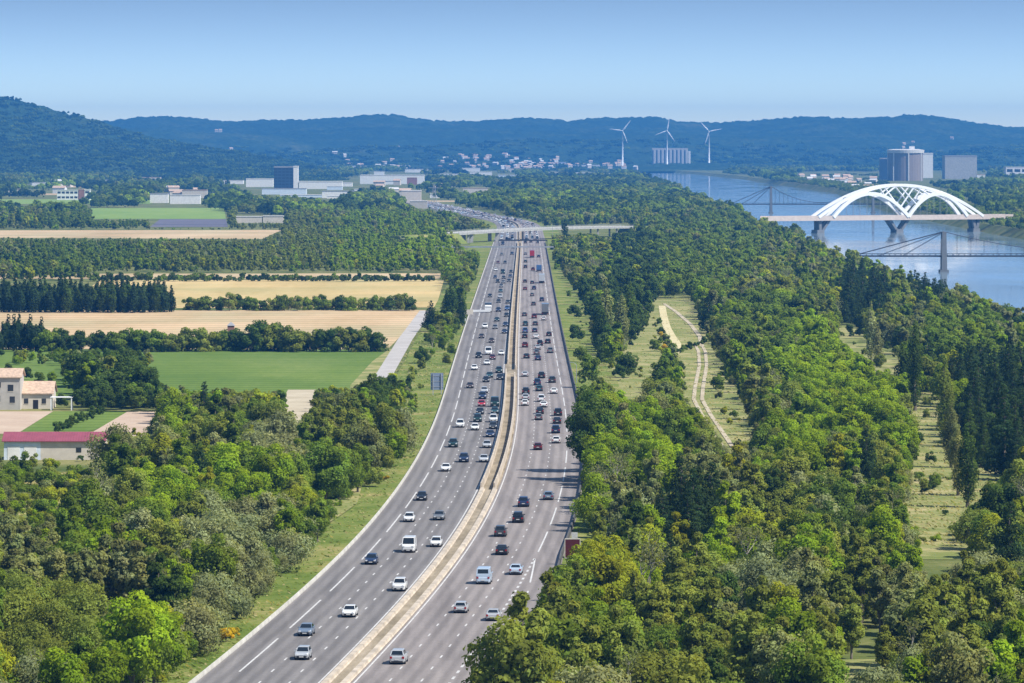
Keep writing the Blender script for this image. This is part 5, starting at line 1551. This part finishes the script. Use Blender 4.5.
        X, Y = at(px, pb); add_tree(X, Y, kd, lk, s, True, 'meadow')
    for px, pb, s in ((663, 356, .5), (668, 350, .35), (725, 372, .5), (730, 380, .4), (640, 372, .3), (617, 362, .3)):
        X, Y = at(px, pb); add_tree(X, Y, 'bush', 'yellow', s * 1.6, True, 'broom')
    for i in range(12):
        X, Y = at(679 + i * 3.0 + rg.uniform(-1, 1), 353.5 - i * 1.25); add_tree(X, Y, 'bush', rg.choice(['dark', 'mid']), rg.uniform(.4, .75), True, 'ditch')
    for i in range(34):
        px, pb = rg.uniform(656, 683), rg.uniform(322, 404); px += (pb - 360) * .12
        X, Y = at(px, pb); add_tree(X, Y, 'bush', rg.choice(['dark', 'mid', 'olive', 'yellow']), rg.uniform(.35, 1.0), True, 'meadowbush') if not 318 < pb < 362 or px < 662 else None
    for i in range(120):
        px, pb = rg.choice([(rg.uniform(602, 655), rg.uniform(318, 400)), (rg.uniform(712, 762), rg.uniform(365, 445)), (rg.uniform(905, 985), rg.uniform(396, 540)), (rg.uniform(840, 905), rg.uniform(332, 372)), (rg.uniform(558, 592), rg.uniform(285, 390))])
        X, Y = at(px, pb)
        if X < cx(Y) + 21: continue
        if rg.random() < .3:
            add_tree(X, Y, 'broadleaf', rg.choice(['mid', 'olive', 'dark']), rg.uniform(.25, .5), True, 'meadowbush'); continue
        add_tree(X, Y, 'bush', rg.choice(['mid', 'olive', 'dull', 'yellow', 'dark']), rg.uniform(.2, .62), True, 'meadowbush')
    for px, pb, s in ((163, 648, .5), (172, 653, .4), (226, 644, .45), (233, 640, .35), (104, 655, .5), (386, 482, .3), (662, 340, .55), (667, 347, .45), (664, 352, .5), (733, 336, .6), (741, 342, .5), (728, 348, .4), (204, 440, .6)):
        X, Y = at(px, pb); add_tree(X, Y, 'bush', 'broom', s * 1.3, True, 'verge')
    for i in range(46):
        X, Y = at(rg.uniform(2, 92), rg.uniform(478, 532)); add_tree(X, Y, 'bush', rg.choice(['mid', 'olive', 'bright', 'dull', 'yellow']), rg.uniform(.4, 1.25), True, 'clearing')
    for i in range(12):
        X, Y = at(764 + i * 3.4, 236 + (i % 3) * 2.4); add_tree(X, Y, 'broadleaf', rg.choice(['mid', 'dark', 'olive']), rg.uniform(.95, 1.15) * (1.05 - i * .02), True, 'bank')
    # open stand of flat pines right
    for i in range(22):
        X, Y = at(rg.uniform(962, 1030), rg.uniform(446, 470)); add_tree(X, Y, 'pine', rg.choice(['pine', 'dark']), rg.uniform(.6, .8), True, 'pinestand')
    # verge bushes along the oncoming side
    for i in range(240):
        Y = rg.uniform(500, 1250); X = cx(Y) - 16 - lin([(250, 4), (600, 6), (700, 10), (860, 10), (1000, 7), (1250, 9)], Y) - rg.uniform(-1, 9)
        add_tree(X, Y, 'bush', rg.choice(['mid', 'bright', 'olive', 'yellow', 'dark']), rg.choice([rg.uniform(.35, .8), rg.uniform(.8, 1.45)]), True, 'verge') if not any(in_poly(*pix(X + dx_, Y), q) for q in OPEN[:2] for dx_ in (0, 1.2)) else None
    for i in range(150):
        Y = rg.uniform(520, 1250); w_ = lin([(250, 5), (600, 7), (700, 13), (860, 13), (1000, 9), (1250, 11)], Y); X = cx(Y) - 16.4 - w_ * rg.uniform(.5, 1.0)
        add_tree(X, Y, 'bush', rg.choice(['mid', 'bright', 'olive', 'yellow', 'bright']), rg.uniform(.2, .58), True, 'verge')
    for i in range(40):
        Y = rg.uniform(640, 1500); X = cx(Y) + lin(EDGE_R, Y) + rg.uniform(2.5, 6)
        add_tree(X, Y, 'bush', rg.choice(['mid', 'bright', 'olive', 'dark']), rg.uniform(.35, .7), False, 'verge')


explicit()

# --- individuals: the 300 that show largest of every kind; everything else is the woodland mass
LM = {'L': [(520, 'the lowest silver hatchback'), (625, 'the blue-grey saloon'), (650, 'the lone white saloon'), (683, 'the white SUV'), (726, 'the dark blue hatchback'), (760, 'the white van'), (808, 'the paired white hatchback'), (857, 'the black hatchback'), (935, 'the topmost lone saloon'),
            (1008, 'the dark green SUV'), (1090, 'the white minivan'), (1165, 'the red hatchback'), (1252, 'the brown saloon'), (1354, 'the white hatchback pair'), (1470, 'the white lorry-like van'), (1700, 'the cantilever arm'), (2000, 'the box lorry'), (2350, 'the long gantry'), (2900, 'the overpass'), (3700, 'the far jam')],
      'R': [(520, 'the photo\'s bottom edge'), (590, 'the silver SUV'), (640, 'the silver saloon'), (694, 'the pale blue van'), (744, 'the maroon panel'), (780, 'the dark grey SUV'), (806, 'the black minivan'), (858, 'the blue-grey hatchback'), (925, 'the road shadow'),
            (1000, 'the dark red hatchback'), (1060, 'the dark blue minivan'), (1150, 'the white minivan'), (1230, 'the white saloon pair'), (1350, 'the silver outbound saloon'), (1480, 'the dark red SUV'), (1650, 'the teal SUV'), (1810, 'the grey lorry'), (2200, 'the silver lorry'), (2700, 'the red lorry'), (3300, 'the overpass'), (3900, 'the arch bridge')]}
SPECIAL = {'orchard': 'in the orchard row behind the green field', 'hedge': 'in the hedgerow between the two wheat fields', 'strip': 'on the thin line behind the upper wheat field', 'windbreak': 'in the dark windbreak beside the wheat', 'windbreak2': 'in the dark clump left of the orchard row',
           'farm': 'in the grove beside the farmhouse', 'garden': 'in the clipped garden row behind the red-roofed shed', 'poplars': 'by the oncoming lanes near the cantilever arm', 'bigtree': 'in the bright clump shading the outbound lanes', 'meadow': 'on the dry meadow right of the motorway',
           'broom': 'by the bend of the dirt track', 'clearing': 'in the grassy clearing below the red-roofed shed', 'ditch': 'in the dark hedge line by the sandy path', 'meadowbush': 'scattered on the dry meadows right of the motorway', 'pinestand': 'in the open pine stand by the dry clearing'}
GROUPTXT = {'broadleaf': 'broadleaf trees of the roadside woods', 'ash': 'tall loose trees of the roadside woods', 'willow': 'willows of the roadside woods', 'poplar': 'narrow poplars', 'pine': 'dark pines', 'cypress': 'windbreak cypresses', 'orchard': 'orchard and hedgerow trees between the fields', 'bush': 'bushes on verges and meadows', 'bare': 'half-bare trees'}


def plant():
    by = {}
    for t in TREES:
        px, pb = pix(t['X'], t['Y']); t['px'] = px; top = pb - t['size']
        t['seen'] = -12 < px < 1036 and top < 678
        if t['Y'] < 470: continue
        by.setdefault(t['sp'], []).append(t)
    keep, rest = [], []
    for sp, L in by.items():
        L.sort(key=lambda t: (not t['seen'], t['tag'] is None and t['Y'] > 1250, -t['size']))
        seen = [t for t in L if t['seen']]
        keep += seen[:290]; rest += seen[290:] + [t for t in L if not t['seen']]
    # labels
    grp = {}
    for t in keep:
        side = 'L' if t['X'] < cx(t['Y']) else 'R'; t['side'] = side
        if t['tag'] in SPECIAL: key = ('S', t['tag'], t['sp'], t['lk'])
        else:
            lm = min(LM[side], key=lambda q: abs(q[0] - t['Y'])); key = ('B', side, lm[1], t['sp'], t['lk'])
        grp.setdefault(key, []).append(t)
    for key, L in grp.items():
        if key[0] == 'S':
            L.sort(key=lambda t: t['px']); n = len(L)
            for i, t in enumerate(L):
                base = f"{LOOK[t['lk']][1]} {SPEC[t['sp']][3]} {SPECIAL[key[1]]}"
                if n == 1: t['label'] = base
                elif n == 2: t['label'] = base + (', the left one' if i == 0 else ', the right one')
                else: t['label'] = base + f", {ordinal(i + 1)} from left"
        else:
            L.sort(key=lambda t: abs(t['X'] - cx(t['Y']))); n = len(L); bar = 'oncoming' if key[1] == 'L' else 'outbound'
            for i, t in enumerate(L):
                base = f"{LOOK[t['lk']][1]} {SPEC[t['sp']][3]}"
                if n == 1: t['label'] = base + f" beside the {bar} lanes, level with {key[2]}"
                else: t['label'] = base + f", {ordinal(i + 1)} from the {bar} barrier, level with {key[2]}"
    rg = random.Random(3)
    for t in keep:
        lod = 0 if t['Y'] < 1150 else 1 if t['Y'] < 2300 else 2
        P = protos(t['sp'], lod); crown, trunk = P[rg.randrange(len(P))]
        nm = SPEC[t['sp']][0]
        o = thing(nm, t['label'], 'bush' if t['sp'] == 'bush' else 'tree', (t['X'], t['Y'], 0.0), rg.uniform(0, 6.28), GROUPTXT[t['sp']])
        o.scale = (t['s'] * rg.uniform(.9, 1.1), t['s'] * rg.uniform(.9, 1.1), t['s'])
        c = LOOK[t['lk']][0]; j = rg.uniform(.82, 1.2); wv = rg.uniform(-.05, .05)
        col = (c[0] * j * (1 + wv), c[1] * j, c[2] * j * (1 - wv), 1)
        for n2, me in (('crown', crown), ('trunk', trunk)):
            if me is None: continue
            q = link(bpy.data.objects.new(n2, me), o); q.color = col
    return rest


REST = plant()


# --- the woodland mass: instanced crowns on points
def gn_mass(name, label, pts, protoset):
    """pts: list of (x, y, z, scale, rot, idx, rgb)"""
    me = bpy.data.meshes.new(name); n = len(pts); A = np.array([(p[0], p[1], p[2]) for p in pts], np.float32)
    me.vertices.add(n); me.vertices.foreach_set('co', A.ravel())
    def attr(nm, tp, key, vals):
        a = me.attributes.new(nm, tp, 'POINT'); a.data.foreach_set(key, np.asarray(vals).ravel())
    attr('scl', 'FLOAT', 'value', np.array([p[3] for p in pts], np.float32))
    attr('rot', 'FLOAT_VECTOR', 'vector', np.array([(0, 0, p[4]) for p in pts], np.float32))
    attr('pick', 'INT', 'value', np.array([p[5] for p in pts], np.int32))
    attr('tint', 'FLOAT_COLOR', 'color', np.array([(*p[6], 1) for p in pts], np.float32))
    me.update()
    ob = bpy.data.objects.new(name, me); link(ob); struct(ob, 'stuff', label)
    ng = bpy.data.node_groups.new(name, 'GeometryNodeTree')
    ng.interface.new_socket('Geometry', in_out='INPUT', socket_type='NodeSocketGeometry'); ng.interface.new_socket('Geometry', in_out='OUTPUT', socket_type='NodeSocketGeometry')
    N = ng.nodes; Lk = ng.links
    gi, go = N.new('NodeGroupInput'), N.new('NodeGroupOutput')
    mp = N.new('GeometryNodeMeshToPoints'); Lk.new(gi.outputs[0], mp.inputs['Mesh'])
    ip = N.new('GeometryNodeInstanceOnPoints'); Lk.new(mp.outputs[0], ip.inputs['Points']); ip.inputs['Pick Instance'].default_value = True
    g2 = N.new('GeometryNodeGeometryToInstance')
    for k, meshes in reversed(list(enumerate(protoset))):
        po = bpy.data.objects.new('tree_mass_source', meshes)
        oi = N.new('GeometryNodeObjectInfo'); oi.inputs['Object'].default_value = po; oi.inputs['As Instance'].default_value = False
        Lk.new(oi.outputs['Geometry'], g2.inputs[0]) if False else None
        gg = N.new('GeometryNodeGeometryToInstance'); Lk.new(oi.outputs['Geometry'], gg.inputs[0])
        if k == len(protoset) - 1: join = N.new('GeometryNodeJoinGeometry')
        Lk.new(gg.outputs[0], join.inputs[0])
    Lk.new(join.outputs[0], ip.inputs['Instance'])
    def named(nm, tp):
        q = N.new('GeometryNodeInputNamedAttribute'); q.data_type = tp; q.inputs['Name'].default_value = nm; return q.outputs['Attribute']
    Lk.new(named('scl', 'FLOAT'), ip.inputs['Scale']); Lk.new(named('rot', 'FLOAT_VECTOR'), ip.inputs['Rotation']); Lk.new(named('pick', 'INT'), ip.inputs['Instance Index'])
    Lk.new(ip.outputs[0], go.inputs[0])
    md = ob.modifiers.new('scatter', 'NODES'); md.node_group = ng
    return ob


def joined(crown, trunk):
    """crown and trunk as one mesh for the mass"""
    return crown


def woodland():
    rg = random.Random(9)
    sets, index = [], {}
    def idx(sp, lod):
        if (sp, lod) not in index:
            index[(sp, lod)] = (len(sets), len(protos(sp, lod, True)))
            sets.extend(c for c, t in protos(sp, lod, True))
        s, n = index[(sp, lod)]; return s + rg.randrange(n)
    pts = []
    for t in REST:
        if t['Y'] < 430: continue
        lod = 0 if t['Y'] < 1000 else 1 if t['Y'] < 2000 else 2
        sp = t['sp'] if t['sp'] != 'bare' else 'ash'
        c = LOOK[t['lk']][0]; j = rg.uniform(.82, 1.2); wv = rg.uniform(-.05, .05)
        pts.append((t['X'], t['Y'], 0, t['s'], rg.uniform(0, 6.28), idx(sp, lod), (c[0] * j * (1 + wv), c[1] * j, c[2] * j * (1 - wv))))
    gn_mass('woodland', 'continuous woodland of mixed green trees behind and between the roadside trees', pts, sets)
    # far plain: groves of whole trees
    gm = []
    for k in range(5):
        rgn = np.random.default_rng(60 + k); Ps, Ns, Cs = [], [], []
        for i in range(9):
            ox, oy = rgn.normal(0, 9), rgn.normal(0, 9); h = rgn.uniform(7, 13); r = rgn.uniform(3.2, 5.2); b = rgn.uniform(.7, 1.25)
            n = 130; D = rgn.normal(size=(n, 3)); D[:, 2] = np.abs(D[:, 2]) * .9 - .25; D /= np.linalg.norm(D, axis=1, keepdims=True)
            P = np.array([ox, oy, h * .52]) + D * np.array([r, r, h * .48]) * rgn.uniform(.72, 1.05, (n, 1)); P[:, 2] = np.maximum(P[:, 2], .3)
            Ps.append(P); Ns.append(D + rgn.normal(0, .4, (n, 3))); Cs.append(np.repeat((b * rgn.uniform(.85, 1.15, n))[:, None], 3, 1))
        gm.append(leaf_mesh('grove', np.concatenate(Ps), np.concatenate(Ns), 2.3, np.concatenate(Cs), M['leaf_inst']))
    pts = []; Y = 4200.0
    while Y < 12600:
        sp = 24 if Y < 6500 else 34 if Y < 9000 else 46
        half = Y * .106 + 30; x = -half
        while x < half:
            X = x + rg.uniform(-.5, .5) * sp; YY = Y + rg.uniform(-.5, .5) * sp; x += sp
            l, r_ = lin(BANK_L, YY), lin(BANK_R, YY)
            if l - 10 < X < r_ + 9: continue
            if YY < 5700 and abs(X - cx(YY)) < 34: continue
            # hedged plots: leave open gaps in long bands
            gap = math.sin(X * .011 + YY * .0019) + math.sin(YY * .0137 + X * .002) * .8
            if gap < -1.15: continue
            s = rg.uniform(.75, 1.25)
            if not clear(X, YY, 12 * s, 24 * s): continue
            lk = rg.choice(['dark', 'dark', 'mid', 'pine', 'mid', 'olive', 'dark', 'bright']); c = LOOK[lk][0]; j = rg.uniform(.75, 1.25)
            pts.append((X, YY, 0, s, rg.uniform(0, 6.28), rg.randrange(5), tuple(v * j for v in c)))
        Y += sp * .8
    Yb = 2900.0
    while Yb < 8800:
        r_ = lin(BANK_R, Yb)
        for k in range(3):
            c = LOOK[rg.choice(['mid', 'dark', 'mid', 'olive'])][0]; j = rg.uniform(.8, 1.2)
            pts.append((r_ + rg.uniform(7, 16) + 20 * k, Yb + rg.uniform(-8, 8), 0, rg.uniform(.4, .62), rg.uniform(0, 6.28), rg.randrange(5), tuple(v * j for v in c)))
        Yb += 17
    for i in range(60):
        X, Yq = at(rg.uniform(795, 888), rg.uniform(175, 190))
        if X < lin(BANK_R, Yq) + 18: continue
        c = LOOK[rg.choice(['mid', 'dark', 'dark'])][0]
        pts.append((X, Yq, 0, rg.uniform(.35, .5), rg.uniform(0, 6.28), rg.randrange(5), c))
    # woods on the lower slopes of the hills
    for i in range(5200):
        px = rg.uniform(-20, 345); Yq = 8600 + 2400 * rg.random(); X = (px - 512) / F * Yq
        z = z_lefthill(X, Yq) if Yq < 11100 else 0
        if pix(X, Yq, z)[1] > 184: continue
        c = LOOK[rg.choice(['pine', 'dark', 'dark', 'mid'])][0]; j = rg.uniform(.7, 1.2)
        pts.append((X, Yq, z - 2.5, rg.uniform(.4, .75), rg.uniform(0, 6.28), rg.randrange(5), tuple(v * j for v in c)))
    for i in range(2600):
        px = rg.uniform(-20, 1044); Yq = rg.uniform(11900, 13800); X = (px - 512) / F * Yq
        if lin(BANK_L, Yq) - 15 < X < lin(BANK_R, Yq) + 15: continue
        if 596 < px < 730 and Yq < 12700: continue
        z = z_ridge(X, Yq)
        c = LOOK[rg.choice(['pine', 'dark', 'dark', 'mid'])][0]; j = rg.uniform(.7, 1.2)
        pts.append((X, Yq, z - 1.5, rg.uniform(.5, .9), rg.uniform(0, 6.28), rg.randrange(5), tuple(v * j for v in c)))
    gn_mass('distant_woods', 'unbroken woods and tree belts covering the far plain and lower slopes', pts, gm)


woodland()


# --- grass tufts on the verges and meadows
def tufts():
    rg = np.random.default_rng(4); P = []
    for i in range(7000):
        Y = 520 + 1100 * rg.random() ** 1.6; s = -1 if rg.random() < .72 else 1
        w = lin([(250, 5), (600, 8), (700, 15), (860, 15), (1000, 9), (1200, 14), (3000, 14)], Y) if s < 0 else 9
        e = 16.9 if s < 0 else lin(EDGE_R, Y) + 1
        x, y = off_pt(Y, s * (e + rg.random() * w)); P.append((x, y, .3))
    for poly, n in (([(600, 296), (700, 296), (764, 442), (728, 456), (590, 452)], 5000), ([(896, 392), (960, 388), (1030, 455), (965, 548), (900, 545)], 3500), ([(10, 478), (92, 470), (98, 540), (-10, 555)], 2500)):
        xs = [p[0] for p in poly]; ys = [p[1] for p in poly]; k = 0
        while k < n:
            a, b = rg.uniform(min(xs), max(xs)), rg.uniform(min(ys), max(ys))
            if in_poly(a, b, poly): P.append((*at(a, b), .1)); k += 1
    P = np.array(P); n = len(P); hh = rg.uniform(.10, .30, n); ww = rg.uniform(.2, .6, n); a = rg.uniform(0, math.pi, n)
    d = np.stack([np.cos(a) * ww / 2, np.sin(a) * ww / 2, np.zeros(n)], 1); up = np.stack([rg.normal(-.25, .2, n), rg.normal(.05, .2, n), hh], 1)
    V = np.stack([P - d, P + d, P + d * .5 + up, P - d * .5 + up], 1).reshape(-1, 3)
    pal = np.array([(0.16, 0.22, 0.04), (0.21, 0.26, 0.06), (0.30, 0.30, 0.10), (0.44, 0.39, 0.18), (0.18, 0.24, 0.05)]); far = P[:, 2] < .2
    col = pal[rg.integers(0, 5, n)] * rg.uniform(.8, 1.2, (n, 1)); col[far] = pal[rg.choice([1, 2, 3, 3], far.sum())] * rg.uniform(.8, 1.2, (far.sum(), 1))
    me = np_mesh('grass', V, np.arange(n * 4).reshape(-1, 4), [M['leaf']], col)
    o = link(bpy.data.objects.new('grass', me)); o.color = (1, 1, 1, 1); struct(o, 'stuff', 'rough grass tufts on verges and dry meadows')


tufts()

# ------------------------------------------------------------------ air, light, sky, camera
b = MB(); b.box(-4300, 4700, -350, 18600, -9.0, 205.0)
hz = b.build('haze', M['haze']); struct(hz, 'stuff', 'pale blue summer haze over the whole valley')

SUN_EL, SUN_AZ = 50.0, 118.0       # azimuth clockwise from the view direction (+Y): light from the right
az, el = R(SUN_AZ), R(SUN_EL)
to_sun = Vector((math.sin(az) * math.cos(el), math.cos(az) * math.cos(el), math.sin(el)))
sl = bpy.data.lights.new('sun', 'SUN'); sl.energy = 4.7; sl.angle = R(0.55); sl.color = (1.0, 0.955, 0.88)
so = bpy.data.objects.new('sun', sl); link(so); so.rotation_euler = (-to_sun).to_track_quat('-Z', 'Y').to_euler()
w = bpy.data.worlds.new('World'); SC.world = w; w.use_nodes = True; nt = w.node_tree
bg = nt.nodes['Background']; sky = nt.nodes.new('ShaderNodeTexSky'); sky.sky_type = 'NISHITA'; sky.sun_disc = False
sky.sun_elevation = el; sky.sun_rotation = az; sky.altitude = 0; sky.air_density = 1.0; sky.dust_density = 0.1; sky.ozone_density = 1.0
tc = nt.nodes.new('ShaderNodeTexCoord'); sp_ = nt.nodes.new('ShaderNodeSeparateXYZ'); cb_ = nt.nodes.new('ShaderNodeCombineXYZ')
nt.links.new(tc.outputs['Generated'], sp_.inputs[0])
def sm(op, x, y=None):
    n = nt.nodes.new('ShaderNodeMath'); n.operation = op
    for k, v in enumerate((x, y)):
        if v is None: continue
        if isinstance(v, (int, float)): n.inputs[k].default_value = v
        else: nt.links.new(v, n.inputs[k])
    return n.outputs[0]


zc_ = sm('MAXIMUM', sm('MINIMUM', sp_.outputs['Z'], 0.035), 0.0)
f_ = sm('ADD', sm('MULTIPLY', sm('ADD', sm('MULTIPLY', zc_, 225.0), 2.4), zc_), 0.02)
ad_ = sm('ADD', sp_.outputs['Z'], f_)
nt.links.new(sp_.outputs['X'], cb_.inputs['X']); nt.links.new(sp_.outputs['Y'], cb_.inputs['Y']); nt.links.new(ad_, cb_.inputs['Z'])
nt.links.new(cb_.outputs[0], sky.inputs['Vector'])
nt.links.new(mixc(nt, 1.0, sky.outputs['Color'], (1.03, 1.0, 0.92), 'MULTIPLY'), bg.inputs['Color']); bg.inputs['Strength'].default_value = 0.13

cam = bpy.data.cameras.new('camera'); co = bpy.data.objects.new('camera', cam); link(co)
co.location = (0, 0, H); co.rotation_euler = (R(90), 0, 0)
cam.sensor_width = 36.0; cam.lens = F / 1024 * 36.0; cam.shift_y = (YH - 341.5) / 1024.0
cam.clip_start = 1.0; cam.clip_end = 60000
SC.camera = co
SC.view_settings.view_transform = 'Standard'; SC.view_settings.look = 'None'; SC.view_settings.exposure = 0.55; SC.view_settings.gamma = 1.0
SC.cycles.use_denoising = True
SC.cycles.max_bounces = 6; SC.cycles.diffuse_bounces = 3; SC.cycles.glossy_bounces = 2; SC.cycles.transmission_bounces = 2; SC.cycles.volume_bounces = 0
SC.cycles.caustics_reflective = False; SC.cycles.caustics_refractive = False
print('trees', len(TREES), 'rest', len(REST), 'objects', len(SC.objects))
